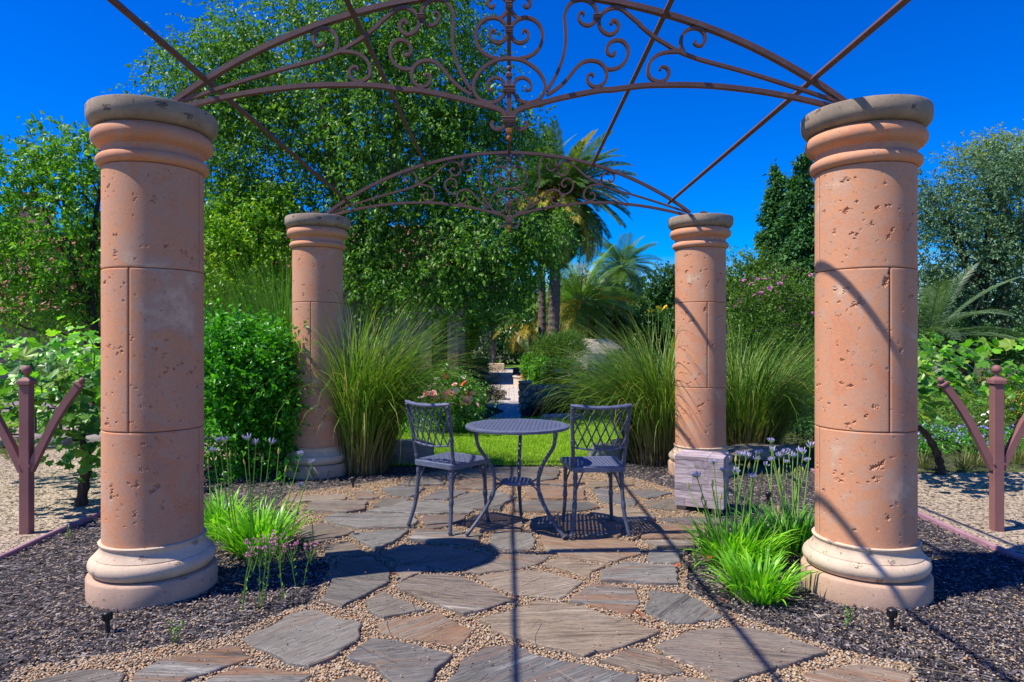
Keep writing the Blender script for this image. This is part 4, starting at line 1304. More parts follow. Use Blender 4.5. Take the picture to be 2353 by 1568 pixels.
def tall_grass(loc, label, n, H, lean, lean_az, mat, rbase=.20, spread=.42, bend=(.6, 1.7), w=.0105, droopers=.20):
    t = thing('ornamental_grass', label, 'ornamental grass', loc, 0, 'tall ornamental grass clumps')
    rng = RNG; n = int(n * .62)
    a = rng.uniform(0, 2 * PI, n); rr = rbase * np.sqrt(rng.random(n))
    base = np.stack([rr * np.cos(a), rr * np.sin(a), np.zeros(n) - .02], 1)
    # direction: outwards plus lean
    dx = np.cos(a) * spread * rng.random(n) + math.cos(lean_az) * lean * rng.uniform(.4, 1.2, n) + rng.normal(0, .10, n)
    dy = np.sin(a) * spread * rng.random(n) + math.sin(lean_az) * lean * rng.uniform(.4, 1.2, n) + rng.normal(0, .10, n)
    az = np.arctan2(dy, dx); th0 = np.clip(np.hypot(dx, dy), .02, .75)
    b = rng.uniform(bend[0], bend[1], n) * (.5 + th0)
    L = rng.uniform(.62, 1.08, n) * H
    k = rng.random(n) < droopers
    b[k] += rng.uniform(.7, 1.5, k.sum())
    V, F = blades(base, az, th0 * .6, b, L, rng.uniform(.7, 1.3, n) * w, 8, 1.9)
    link('foliage', np_mesh('foliage', V, F), mat, t)
    # dry sheaths at the foot
    n2 = n // 6
    a = rng.uniform(0, 2 * PI, n2); rr = rbase * 1.1 * np.sqrt(rng.random(n2))
    base = np.stack([rr * np.cos(a), rr * np.sin(a), np.zeros(n2) - .02], 1)
    V, F = blades(base, a + rng.normal(0, .6, n2), rng.uniform(0, .35, n2), rng.uniform(.1, 1.2, n2), rng.uniform(.2, .55, n2), np.full(n2, .006), 5)
    link('dry_sheath', np_mesh('dry_sheath', V, F), M['straw'], t)
    return t
M['straw'] = islandmat('dry_straw', [(0, (.16, .11, .05)), (.5, (.30, .22, .11)), (1, (.42, .34, .20))], .8)

tall_grass(GD(838, 1080), 'tall arching green grass leaning over the lawn from beside the far column', 3000, 1.85, .17, .15, G['grass'], .23, .32, (1.0, 2.3))
tall_grass(GD(1500, 1058), 'tall green grass fanning out behind the right chair, below the sunflowers', 3000, 1.72, .24, PI - .35, G['grass'], .25, .40, (1.0, 2.3))
tall_grass(GD(1725, 1044), 'dark green arching grass between the two columns, below the pink flowering bush', 2700, 1.65, .26, .15, G['grass'], .26, .55, (.9, 2.2))
tall_grass(D(640, 1030, 7.7), 'light green upright grass rising behind the leafy green shrub', 2600, 2.25, .28, PI - .3, G['grass_light'], .30, .40, (.2, .9), droopers=.03)

# ---- lilies of the nile
def flower_head_mesh(rng, n, spread, L, open_):
    mb = MB()
    for i in range(n):
        a = 2 * PI * i / n * 2.4 + rng.normal(0, .3); th = spread * (rng.random() ** .5) * open_
        L = .034 * rng.uniform(.75, 1.15)
        d = Vector((math.sin(th) * math.cos(a), math.sin(th) * math.sin(a), math.cos(th)))
        p0 = d * L * .55; p1 = d * L + Vector((0, 0, L * .35 * open_))
        mb.tube([p0, p0.lerp(p1, .5), p1], [.0012, .0028, .0022], 4, smooth=False)
    return mb.mesh('flower_head')
def head_green(rng, n, spread, L):
    mb = MB()
    for i in range(n):
        a = 2 * PI * i / n * 2.4; th = spread * (rng.random() ** .5)
        d = Vector((math.sin(th) * math.cos(a), math.sin(th) * math.sin(a), math.cos(th)))
        mb.tube([(0, 0, 0), d * L * .6], [.0012, .0016], 4, smooth=False)
    mb.ball((0, 0, .002), .0065, 6, 4)
    return mb.mesh('flower_base')
HEADS = []
for i in range(4):
    r_ = np.random.default_rng(50 + i)
    n_ = [16, 22, 12, 18][i]
    h = flower_head_mesh(r_, n_, 1.15, .042, 1.0); h.materials.append(G['lilac'])
    gme = head_green(r_, n_, 1.15, .042); gme.materials.append(G['stem'])
    HEADS.append((h, gme))
bud = MB(); bud.tube([(0, 0, 0), (0, 0, .012), (0, 0, .03), (0, 0, .048)], [.003, .0075, .006, .0008], 6)
BUD = bud.mesh('flower_bud'); BUD.materials.append(leafmat('bud_sheath', [(.22, .26, .06), (.36, .32, .12)], .5, .2))

def lily(loc, label, R, H, n, stalks, mat=None):
    """stalks: list of (world head position, open?)"""
    t = thing('lily_clump', label, 'flowering plant', loc, 0, 'lily clumps with lilac flowers on tall stalks')
    rng = RNG
    a = rng.uniform(0, 2 * PI, n); rr = R * .45 * np.sqrt(rng.random(n))
    base = np.stack([rr * np.cos(a), rr * np.sin(a), np.full(n, -.02)], 1)
    th0 = np.clip(rr / (R * .45) * .55 + rng.normal(0, .15, n), .02, .9)
    V, F = blades(base, a + rng.normal(0, .5, n), th0, rng.uniform(.4, 1.5, n), rng.uniform(.6, 1.15, n) * H, rng.uniform(.012, .022, n), 6, 1.7, widest=.3)
    link('foliage', np_mesh('foliage', V, F), mat or G['lily'], t)
    n2 = n // 9
    a = rng.uniform(0, 2 * PI, n2)
    base = np.stack([R * .4 * np.cos(a), R * .4 * np.sin(a), np.full(n2, -.01)], 1)
    V, F = blades(base, a, np.full(n2, .9), rng.uniform(.5, 1.1, n2), rng.uniform(.1, .22, n2), np.full(n2, .007), 4)
    link('dry_leaf', np_mesh('dry_leaf', V, F), M['straw'], t)
    for (p, kind) in stalks:
        top = Vector(p) - Vector(loc)
        b = Vector((top.x * .45 + random.uniform(-.05, .05), top.y * .45 + random.uniform(-.05, .05), 0))
        mid = b.lerp(top, .5) + Vector((random.uniform(-.02, .02), 0, 0))
        pts = spline([tuple(b), tuple(mid), tuple(top)], 5)
        s = MB().tube(pts, [.0042 - .0014 * i / (len(pts) - 1) for i in range(len(pts))], 6).build('flower_stalk', G['stem'], t)
        if kind == 0:
            link('flower_bud', BUD, None, s, top, (random.uniform(-.2, .2), random.uniform(-.2, .2), 0))
        else:
            h, gme = random.choice(HEADS)
            rot = (random.uniform(-.3, .3), random.uniform(-.3, .3), random.uniform(0, 6))
            k_ = random.uniform(.75, 1.1)
            link('flower_head', h, None, s, top, rot, k_)
            link('flower_base', gme, None, s, top, rot, k_)
    return t
def heads(lst, d0, d1):
    return [(D(x, y, random.uniform(d0, d1)), k) for (x, y, k) in lst]
# left clumps
lily(GD(592, 1262), 'bright green lily clump with tall lilac heads, right of the column with the open seam', .34, .34, 280,
     heads([(505, 1018, 1), (520, 1016, 1), (570, 1013, 1), (588, 1022, 1), (622, 1022, 1), (640, 1045, 0), (602, 1062, 0), (528, 1052, 0), (655, 1085, 0), (690, 1048, 1), (716, 1068, 1), (563, 1070, 0), (692, 1120, 1)], 4.05, 4.4))
lily(GD(505, 1225), 'lily clump half hidden behind the column with the open seam', .28, .34, 150, heads([(478, 1068, 0), (490, 1040, 1)], 4.4, 4.6))
# right clumps
lily(GD(1692, 1288), 'wide lily clump in front of the wooden cube with many lilac heads', .36, .31, 270,
     heads([(1602, 1098, 1), (1583, 1123, 0), (1612, 1150, 0), (1637, 1120, 0), (1640, 1066, 1), (1662, 1085, 1), (1688, 1090, 1), (1700, 1050, 1), (1715, 1052, 1), (1736, 1060, 1), (1730, 1100, 1), (1752, 1100, 0), (1668, 1125, 0), (1690, 1062, 0), (1640, 1140, 0), (1655, 1150, 0), (1620, 1165, 0), (1720, 1078, 0), (1745, 1045, 1)], 4.0, 4.4))
lily(GD(1738, 1362), 'low bright lily clump nearest the flagstones, without open flowers', .30, .25, 230, heads([(1790, 1180, 0)], 3.5, 3.6))
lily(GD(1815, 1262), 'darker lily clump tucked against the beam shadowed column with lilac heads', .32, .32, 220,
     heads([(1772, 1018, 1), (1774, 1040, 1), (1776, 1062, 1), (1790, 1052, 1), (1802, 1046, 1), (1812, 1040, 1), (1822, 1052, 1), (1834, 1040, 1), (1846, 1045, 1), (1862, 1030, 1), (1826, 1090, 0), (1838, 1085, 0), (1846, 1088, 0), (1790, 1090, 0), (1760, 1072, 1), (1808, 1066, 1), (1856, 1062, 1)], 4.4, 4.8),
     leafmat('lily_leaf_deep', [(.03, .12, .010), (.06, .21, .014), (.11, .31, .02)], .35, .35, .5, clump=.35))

# ---- small pink flowers on leafy stems, lower left
def pink_stem(loc, H, label, n):
    t = thing('pink_wildflower', label, 'flower', loc, 0, 'pink flowering weeds in the mulch')
    for s in range(n):
        dx, dy = random.uniform(-.07, .07), random.uniform(-.03, .05)
        h = H * random.uniform(.72, 1.05)
        mb = MB()
        b = Vector((dx * .35, dy * .4, -.01)); tp_ = Vector((dx, dy, h))
        pts = spline([tuple(b), tuple(b.lerp(tp_, .5) + Vector((random.uniform(-.01, .01), 0, 0))), tuple(tp_)], 4)
        mb.tube(pts, .0022, 5)
        fl = MB()
        for k in range(9):                       # umbel of side branches, pink tips
            a = random.uniform(0, 2 * PI); q = Vector((math.cos(a) * .030, math.sin(a) * .030, random.uniform(.015, .05)))
            st = tp_ - Vector((0, 0, random.uniform(.01, .07)))
            e = tp_ + q
            mb.tube([st, st.lerp(e, .6) + Vector((q.x * .3, q.y * .3, 0)), e], [.0012, .001, .0009], 4)
            for j in range(4):
                w = random.uniform(0, 2 * PI)
                c = e + Vector((math.cos(w) * .004, math.sin(w) * .004, random.uniform(0, .006)))
                fl.tube([c - Vector((0, 0, .006)), c, c + Vector((math.cos(w) * .004, math.sin(w) * .004, .003))], [.0010, .0022, .0018], 4, smooth=False)
        for k in range(7):                       # paired stem leaves
            u = random.uniform(.05, .8); p = b.lerp(tp_, u)
            a = random.uniform(0, 2 * PI); L = .026
            d = Vector((math.cos(a), math.sin(a), .9)).normalized(); sd = Vector((-math.sin(a), math.cos(a), 0))
            mb.add([p, p + d * L * .4 + sd * .004, p + d * L, p + d * L * .4 - sd * .004], [(0, 1, 2), (0, 2, 3)])
        st_ = mb.build('stem', G['stem'], t)
        fl.build('flower_head', G['pink'], st_)['kind'] = 'stuff'
for (x, y, h, lab, n) in ((545, 1400, .30, 'pink weed nearest the column plinth, below the bright lily clump', 2), (592, 1392, .29, 'pink weed with the fullest heads, second from the column plinth', 3),
                          (622, 1330, .14, 'short pink weed between the taller ones below the lily clump', 1), (655, 1378, .27, 'pink weed beside the flagstone edge, third from the column plinth', 2),
                          (688, 1352, .20, 'pink weed furthest from the column plinth, at the shade edge', 2)):
    pink_stem(GD(x, y), h, lab, n)
def weed(loc, H, label, n=4):
    t = thing('green_weed', label, 'weed', loc, 0, 'thin green weeds in the mulch')
    mb = MB()
    for s in range(n):
        tp_ = Vector((random.uniform(-.03, .03), random.uniform(-.02, .02), H * random.uniform(.6, 1)))
        mb.tube([(0, 0, -.01), tuple(tp_ * .5 + Vector((.005, 0, 0))), tuple(tp_)], .0014, 4)
        for k in range(8):
            p = tp_ * random.uniform(.1, 1); a = random.uniform(0, 6.3); L = random.uniform(.012, .024)
            d = Vector((math.cos(a), math.sin(a), .6)).normalized(); sd = Vector((-math.sin(a), math.cos(a), 0))
            mb.add([p, p + d * L * .4 + sd * .004, p + d * L, p + d * L * .4 - sd * .004], [(0, 1, 2), (0, 2, 3)])
    mb.build('stem', G['stem'], t)
weed(GD(400, 1480), .13, 'thin green weed in the mulch above the ochre flagstone')
weed(GD(1945, 1440), .12, 'thin green weed in front of the beam shadowed column plinth', 3)
weed(GD(158, 1240), .10, 'thin green weed beside the left mauve edging', 3)
weed(GD(718, 1100), .10, 'green weed at the base of the far column in grass shade', 6)
weed(GD(1600, 1310), .16, 'feathery green weed at the flagstone edge beside the wide lily clump', 6)
weed(GD(720, 1290), .26, 'dark wispy weed beside the flagstones right of the bright lily clump', 5)

# ---- dry leaves and straws lying about
mb = MB()
vs = [(0, -.024, 0), (.015, -.012, .006), (.013, .006, .010), (.020, .016, .004), (.004, .016, .008), (0, .028, .003), (-.006, .014, .010), (-.020, .014, .005), (-.012, 0, .009), (-.016, -.012, .004), (0, 0, 0)]
mb.add(vs, [(10, i, (i + 1) % 10) for i in range(10)])
DL = mb.mesh('dry_leaf'); DL.materials.append(simple('dry_red_leaf', (.34, .105, .045), .7, .3, .3, 30))
for (x, y, lab) in ((1557, 1302, 'curled rust leaf at the end of the red streaked flagstone'), (1662, 1384, 'curled rust leaf on gravel in front of the low lily clump'), (1466, 1413, 'rust leaf lying in the gravel joint between two grey flagstones'),
                    (906, 1322, 'brown leaf at the tip of the small shaded flagstone'), (1370, 1167, 'brown leaf standing on the paving under the right chair'), (1630, 1282, 'brown leaf under the edge of the wide lily clump')):
    p = GD(x, y, .03)
    o = link('dry_leaf', DL, None, None, (p.x, p.y, .034), (random.uniform(-.5, .5), random.uniform(-.5, .5), random.uniform(0, 6)), random.uniform(.9, 1.3))
    tag(o, lab, 'leaf', 'fallen dry leaves')
mb = MB()
for i in range(70):
    y_ = 1.9 + 4 * RNG.random() ** 1.6; x_ = RNG.uniform(-.75, .75) * y_
    if abs(x_) > 2.9: continue
    a = RNG.uniform(0, PI); L = RNG.uniform(.05, .17)
    p = Vector((x_, y_, .036)); d = Vector((math.cos(a), math.sin(a), 0)) * L
    mb.tube([p - d, p + Vector((0, 0, .012)) + Vector((-d.y, d.x, 0)) * .15, p + d], .0011, 4)
o = mb.build('straw', M['straw']); tag(o, 'dry grass straws strewn over the paving and mulch', 'straw', kind='stuff')

# ---- leafy green shrub left of the far column
SH = (-2.62, 6.75, 0)
t = thing('green_shrub', 'bushy bright green leafy shrub between the open seam column and the far column', 'shrub', SH)
els = [(-2.65, 6.7, .45, .48, .40, .50), (-2.55, 6.65, .90, .50, .40, .42), (-2.95, 6.9, .95, .40, .35, .40), (-2.3, 6.6, .75, .25, .28, .55), (-2.75, 6.6, 1.12, .30, .3, .22), (-2.35, 6.55, 1.05, .20, .2, .25), (-2.22, 6.5, 1.22, .10, .1, .16), (-2.5, 6.55, 1.30, .10, .1, .15), (-2.95, 6.7, 1.28, .12, .1, .14), (-2.72, 6.5, 1.33, .09, .1, .12), (-2.15, 6.45, .85, .10, .1, .35), (-2.12, 6.4, .35, .12, .12, .2)]
crown('foliage', els, 2300, 13, .058, G['shrub'], t, SH, shell=.55, tl=(.15, .38), gap=.5, gap_f=5.0, hang=-.25, lhang=.05, aspect=.5)
mb = MB()
for e in els:
    limb(mb, (0, 0, -.02), (e[0] - SH[0], e[1] - SH[1], e[2]), .014, .004, RNG, .06, 6, sides=5)
mb.build('stem', M['bark_dark'], t)

# ---- rose bush
RB = (-.86, 9.75, 0)
t = thing('rose_bush', 'rose bush with pink, red and cream blooms behind the left chair', 'rose bush', RB)
els = [(-.95, 9.7, .40, .42, .35, .40), (-.68, 9.6, .38, .32, .3, .36), (-1.1, 9.8, .62, .3, .3, .2), (-.80, 9.75, .62, .28, .28, .18)]
crown('foliage', els, 900, 12, .045, G['rose'], t, RB, shell=.4, tl=(.1, .25), hang=0, aspect=.6)
def rose_mesh(mat, seed):
    r_ = np.random.default_rng(seed); mb = MB()
    for ring_, (k, rad, tilt) in enumerate(((5, .012, .35), (6, .024, .75), (7, .034, 1.15))):
        for i in range(k):
            a = 2 * PI * i / k + ring_ * .4 + r_.normal(0, .15)
            d = Vector((math.cos(a) * math.sin(tilt), math.sin(a) * math.sin(tilt), math.cos(tilt)))
            sd = Vector((-math.sin(a), math.cos(a), 0)); L = rad + .012
            mb.add([(0, 0, 0), d * L * .6 + sd * L * .45, d * L + sd * L * .15 + Vector((0, 0, -.003)), d * L - sd * L * .15 + Vector((0, 0, -.003)), d * L * .6 - sd * L * .45],
                   [(0, 1, 2), (0, 2, 3), (0, 3, 4)])
    me = mb.mesh('bloom'); me.materials.append(mat); return me
ROSES = {'p': rose_mesh(G['rose_pink'], 1), 'r': rose_mesh(G['rose_red'], 2), 'w': rose_mesh(G['rose_white'], 3)}
for (x, y, k, s) in ((980, 905, 'p', 1.0), (995, 908, 'p', 1.2), (1012, 900, 'p', 1.0), (1030, 905, 'p', 1.2), (1042, 912, 'p', 1.1), (1005, 918, 'p', 1), (1022, 917, 'p', 1.1), (1048, 900, 'w', 1), (1000, 886, 'w', .9), (988, 893, 'w', .9),
                     (1016, 888, 'p', .8), (1062, 914, 'p', .8), (1072, 905, 'r', 1), (1086, 906, 'p', .9), (1068, 883, 'r', .9), (1062, 870, 'w', .8), (1023, 866, 'r', .8), (1077, 921, 'p', 1.3), (1070, 930, 'p', 1), (1095, 932, 'p', 1), (1064, 928, 'p', .8),
                     (972, 930, 'w', .8), (985, 938, 'w', .8), (1034, 930, 'p', .7), (1004, 872, 'w', .7), (1045, 885, 'p', .7), (965, 915, 'w', .7), (1020, 940, 'w', .6)):
    p = D(x, y, 9.75 - random.uniform(.55, .68)) - Vector(RB)
    link('bloom', ROSES[k], None, t, p, (random.uniform(.3, 1.2), random.uniform(-.4, .4), random.uniform(0, 6)), s * 1.35)

# ---- dark rosemary-like shrub behind it
RS = (-.52, 11.6, 0)
t = thing('dark_shrub', 'dark grey green mounded shrub beside the curved path', 'shrub', RS)
els = [(-.66, 11.5, .42, .45, .4, .42), (-.48, 11.5, .62, .32, .35, .30), (-.85, 11.7, .6, .4, .4, .40), (-.36, 11.4, .30, .22, .25, .30)]
crown('foliage', els, 1300, 12, .035, G['dark'], t, RS, shell=.4, tl=(.1, .25), hang=-.5, lhang=-.2, aspect=.22)

# ================================================================ GRAPE VINES
def grape_leaf_mesh(seed):
    r_ = random.Random(seed)
    lobes = [(0, 1.0), (24, .70), (42, .92), (68, .62), (95, .78), (125, .55), (155, .52), (172, .22)]
    out = [(a, q * r_.uniform(.92, 1.08)) for a, q in lobes]
    pts = [(math.sin(math.radians(a)) * q, math.cos(math.radians(a)) * q) for a, q in out]
    pts += [(-x, y) for x, y in reversed(pts[1:])]
    cup = r_.uniform(-.18, .22); rip = r_.uniform(.04, .10)
    vs = [(0, -.05, 0)] + [(x * .62, y * .62 + .05, cup * (x * x + y * y) * .35 + rip * math.sin(5 * math.atan2(x, y) + seed)) for x, y in pts]
    n = len(pts)
    fs = [(0, 1 + i, 1 + (i + 1) % n) for i in range(n)]
    me = bpy.data.meshes.new('leaf'); me.from_pydata(vs, [], [tuple(reversed(f)) for f in fs]); me.update()
    return me
def vine_leaf_mat(name, cols):
    m, nt, out = mat_new(name)
    oi = nt.nodes.new('ShaderNodeObjectInfo')
    tc = nt.nodes.new('ShaderNodeTexCoord').outputs['Object']
    c = ramp(nt, oi.outputs['Random'], [(i / (len(cols) - 1), q) for i, q in enumerate(cols)])
    c = mixc(nt, .5, c, ramp(nt, noise(nt, tc, 4, 4), [(.3, .7), (.7, 1.15)]), 'MULTIPLY')
    # pale veins radiating from the stalk
    sp = nt.nodes.new('ShaderNodeSeparateXYZ'); nt.links.new(tc, sp.inputs[0])
    an = math_(nt, 'ARCTAN2', sp.outputs[0], math_(nt, 'ADD', sp.outputs[1], .05))
    ve = math_(nt, 'MULTIPLY', math_(nt, 'SUBTRACT', math_(nt, 'ABSOLUTE', math_(nt, 'COSINE', math_(nt, 'MULTIPLY', an, 4.2))), .985), 60, True)
    c = mixc(nt, math_(nt, 'MULTIPLY', ve, .4), c, (.30, .42, .10))
    b = nt.nodes.new('ShaderNodeBsdfPrincipled'); nt.links.new(c, b.inputs['Base Color'])
    b.inputs['Roughness'].default_value = .38; b.inputs['Specular IOR Level'].default_value = .55
    t = nt.nodes.new('ShaderNodeBsdfTranslucent')
    nt.links.new(mixc(nt, 1, c, (1.2, 1.3, .4), 'MULTIPLY'), t.inputs['Color'])
    mx = nt.nodes.new('ShaderNodeMixShader'); mx.inputs[0].default_value = .42
    nt.links.new(b.outputs[0], mx.inputs[1]); nt.links.new(t.outputs[0], mx.inputs[2]); nt.links.new(mx.outputs[0], out.inputs['Surface'])
    return m
VL = vine_leaf_mat('vine_leaf', [(.035, .14, .02), (.06, .22, .02), (.10, .30, .025), (.16, .38, .035), (.26, .42, .04)])
LEAVES = [grape_leaf_mesh(i) for i in range(6)]
for me in LEAVES: me.materials.append(VL)

def make_vine(label, root, els, n_leaf, n_far, lsize, trunk, seed, wires=(), extra=()):
    rng = np.random.default_rng(seed)
    t = thing('grape_vine', label, 'grape vine', root, 0, 'grape vines on wires')
    O = np.array(root)
    mb = MB()
    tr = [tuple(np.array(p) - O) for p in trunk]
    pts = spline(tr, 6)
    mb.tube(pts, [.045 * (1 - .55 * i / (len(pts) - 1)) * (1 + .18 * math.sin(i * 1.9)) for i in range(len(pts))], 9)
    mb.build('trunk', M['vine_wood'], t)
    pos, dd = twig_points(els, n_leaf + n_far + 200, 1, tl=(.05, .3), rng=rng, shell=.30, hang=.0, seed=seed)
    if extra: pos[:len(extra)] = np.array(extra)
    # the nearest leaves are objects, the rest one mesh
    order = np.argsort(np.hypot(pos[:, 0], pos[:, 1]) + 0 * pos[:, 2])
    cn = MB()
    near = order[:n_leaf]
    for i in near:
        p = pos[i] - O
        up = Vector((rng.normal(0, .45), rng.normal(0, .45) - .35, .75)).normalized()
        q = up.to_track_quat('Z', 'Y') @ Euler((0, 0, rng.uniform(0, 6.28))).to_quaternion()
        o = link('leaf', LEAVES[int(rng.integers(6))], None, t, tuple(p), q.to_euler(), float(lsize * rng.uniform(.55, 1.2)))
    far = order[n_leaf:n_leaf + n_far]
    tmpl = [np.array([v.co[:] for v in me.vertices]) for me in LEAVES]
    nv = len(tmpl[0])
    tri = np.array([(0, 1 + (i + 1) % (nv - 1), 1 + i) for i in range(nv - 1)])
    VV = []
    for i in far:
        up = Vector((rng.normal(0, .45), rng.normal(0, .45) - .2, .75)).normalized()
        mtx = np.array((up.to_track_quat('Z', 'Y') @ Euler((0, 0, rng.uniform(0, 6.28))).to_quaternion()).to_matrix())
        VV.append(tmpl[int(rng.integers(6))] @ mtx.T * lsize * rng.uniform(.6, 1.15) + (pos[i] - O))
    if VV:
        V = np.concatenate(VV); F = (tri[None] + (np.arange(len(VV)) * nv)[:, None, None]).reshape(-1, 3)
        o = link('leaf_mass', np_mesh('leaf_mass', V, F), G['vine'], t); o['kind'] = 'stuff'
    # canes
    for k in range(14):
        e = els[k % len(els)]
        c = np.array(e[:3]) - O
        a = c + unit(rng.normal(size=(1, 3)))[0] * np.array(e[3:]) * .9
        limb(cn, tuple(np.array(pts[-1]) * .3 + c * .7), tuple(a), .006, .002, rng, .12, 7, .12, 5)
    cn.build('cane', M['cane'], t)
    return t
M['cane'] = simple('green_brown_cane', (.16, .12, .05), .7, .3, .3, 20)
def V3(x, y, d): return tuple(D(x, y, d))
els = [(-3.62, 5.9, 1.02, .42, .65, .30), (-3.95, 6.9, 1.05, .6, .8, .34), (-3.55, 5.2, .95, .30, .35, .24), (-4.6, 6.6, 1.05, .6, .8, .32), (-3.35, 5.4, .55, .16, .25, .32), (-3.85, 5.35, .85, .25, .35, .3)]
extra = [V3(15, 880, 4.9), V3(10, 935, 4.75), V3(25, 905, 4.95), V3(40, 868, 5.0), V3(140, 1030, 5.2), V3(170, 1020, 5.2), V3(190, 1040, 5.2), V3(118, 1065, 5.2), V3(185, 1105, 5.1), V3(215, 1060, 5.3), V3(160, 990, 5.3), V3(210, 985, 5.3), V3(222, 1092, 5.2),
         V3(20, 845, 5.0), V3(8, 800, 5.1), V3(45, 815, 5.2), V3(200, 1080, 5.2), V3(212, 1020, 5.3), V3(148, 1060, 5.3), V3(198, 1010, 5.2), V3(12, 960, 4.8), V3(98, 1055, 5.3), V3(225, 1040, 5.2)]
make_vine('dense grape vine behind the left trellis post with broad leaves hanging to the grit', (-3.42, 5.45, -.02), els, 300, 600, .120,
          [(-3.42, 5.45, -.03), (-3.40, 5.47, .18), (-3.36, 5.45, .36), (-3.48, 5.55, .55), (-3.6, 5.9, .75)], 3, extra=extra)
els = [(3.75, 6.3, 1.02, .45, .6, .26), (4.25, 6.6, .98, .5, .6, .26), (4.6, 6.2, 1.05, .45, .6, .25), (3.55, 6.0, .85, .20, .4, .24), (4.72, 5.9, .72, .22, .4, .36)]
make_vine('grape vine with a leaning dark trunk behind the right trellis post', (4.23, 6.70, -.02), els, 260, 200, .125,
          [(4.23, 6.70, -.03), (4.22, 6.69, .08), (4.17, 6.68, .22), (4.05, 6.66, .40), (3.90, 6.62, .48), (3.75, 6.55, .60)], 5)
for (x, d0, d1, z, nm) in ((-3.66, 4.6, 9.0, .985, 'left'), (3.03, 4.68, 9.0, .965, 'right'), (3.75, 4.7, 9.0, .965, 'outer right')):
    o = MB().tube([(0, -(d1 - d0) / 2, 0), (0, 0, -.01), (0, (d1 - d0) / 2, 0)], .0011, 5).build('trellis_wire', M['wire'] if 'wire' in M else M.setdefault('wire', simple('steel_wire', (.12, .12, .13), .5, .5, .1, 10, 0, 10, 1.0)), None, (x, (d0 + d1) / 2, z))
    tag(o, {'left': 'thin steel wire carried by the left trellis post', 'right': 'thin steel wire at the inner arm of the right trellis post', 'outer right': 'thin steel wire at the outer arm of the right trellis post'}[nm], 'wire', 'steel trellis wires')
# ================================================================ LAWN, PATH, PATIO
lawn_poly = [(-1.35, 7.05), (-.95, 7.12), (1.02, 7.10), (1.1, 7.25), (2.6, 8.2), (2.8, 11.2), (1.6, 11.9), (.3, 11.4), (-.35, 11.2), (-1.0, 10.9), (-2.4, 10.4), (-2.3, 8.2), (-1.6, 7.6)]
o = poly_sheet('lawn', lawn_poly, -.012, M['turf']); tag(o, 'small bright green lawn behind the table and chairs', 'lawn', kind='structure')
def grass_field(name, poly, n, h0, h1, w, mat, label, zc=-.012):
    xs = [p[0] for p in poly]; ys = [p[1] for p in poly]
    x = RNG.uniform(min(xs), max(xs), n); y = RNG.uniform(min(ys), max(ys), n)
    k = in_poly(x, y, poly); x, y = x[k], y[k]; n = len(x)
    a = RNG.uniform(0, 2 * PI, n); h = RNG.uniform(h0, h1, n) * (1 + .25 * wob(np.stack([x, y, x * 0], 1), 2.5))
    b = np.stack([x, y, np.full(n, zc)], 1)
    s = np.stack([-np.sin(a), np.cos(a), 0 * a], 1) * w * .5
    tip = b + np.stack([np.cos(a) * h * .5, np.sin(a) * h * .5, h], 1)
    V = np.stack([b + s, b - s, tip], 1).reshape(-1, 3)
    o = link(name, np_mesh(name, V, np.arange(n * 3).reshape(-1, 3)), mat)
    tag(o, label, 'grass', kind='stuff'); return o
G['turf'] = leafmat('turf_blade', [(.09, .17, .008), (.16, .28, .014), (.23, .37, .02), (.30, .42, .04)], .5, .4, .3, clump=.5)
grass_field('lawn_grass', lawn_poly, 130000, .014, .034, .008, G['turf'], 'short mown grass of the small lawn')

def paving_mat(name, a, b, scale):
    m, nt, out = mat_new(name)
    v = coords(nt, 'world')
    br = nt.nodes.new('ShaderNodeTexBrick')
    br.inputs['Scale'].default_value = scale
    br.inputs['Color1'].default_value = (*a, 1); br.inputs['Color2'].default_value = (*b, 1)
    br.inputs['Mortar'].default_value = (.16, .14, .13, 1); br.inputs['Mortar Size'].default_value = .012
    nt.links.new(v, br.inputs['Vector'])
    c = mixc(nt, .6, br.outputs['Color'], ramp(nt, noise(nt, v, 3, 6, .65), [(.3, .65), (.7, 1.1)]), 'MULTIPLY')
    principled(nt, out, c, .85, br.outputs['Fac'], .3, .01, .2)
    return m
M['path'] = paving_mat('path_flags', (.56, .49, .43), (.66, .58, .51), 2.2)
path_poly = [GD(1068, 984)[:2], GD(1193, 978)[:2], GD(1197, 955)[:2], GD(1196, 930)[:2], GD(1193, 905)[:2], GD(1205, 885)[:2], GD(1240, 870)[:2], GD(1240, 846)[:2], GD(1120, 846)[:2], GD(1112, 868)[:2], GD(1124, 892)[:2], GD(1154, 898)[:2], GD(1152, 915)[:2], GD(1124, 922)[:2], GD(1122, 934)[:2], GD(1160, 945)[:2]]
o = poly_sheet('path', path_poly, .004, M['path']); tag(o, 'pale stone path curving away from the lawn to the patio', 'path', kind='structure')
far_lawn = [(-6, 31), (12, 31), (12, 42), (-8, 42)]
o = poly_sheet('far_lawn', far_lawn, -.02, M['turf']); tag(o, 'sunlit strip of far lawn beyond the patio', 'lawn', kind='structure')
right_lawn = [(5.5, 11.5), (16, 11.5), (18, 17), (6.5, 17)]
o = poly_sheet('side_lawn', right_lawn, -.015, M['turf']); tag(o, 'bright lawn behind the flower border beside the right trellis post', 'lawn', kind='structure')

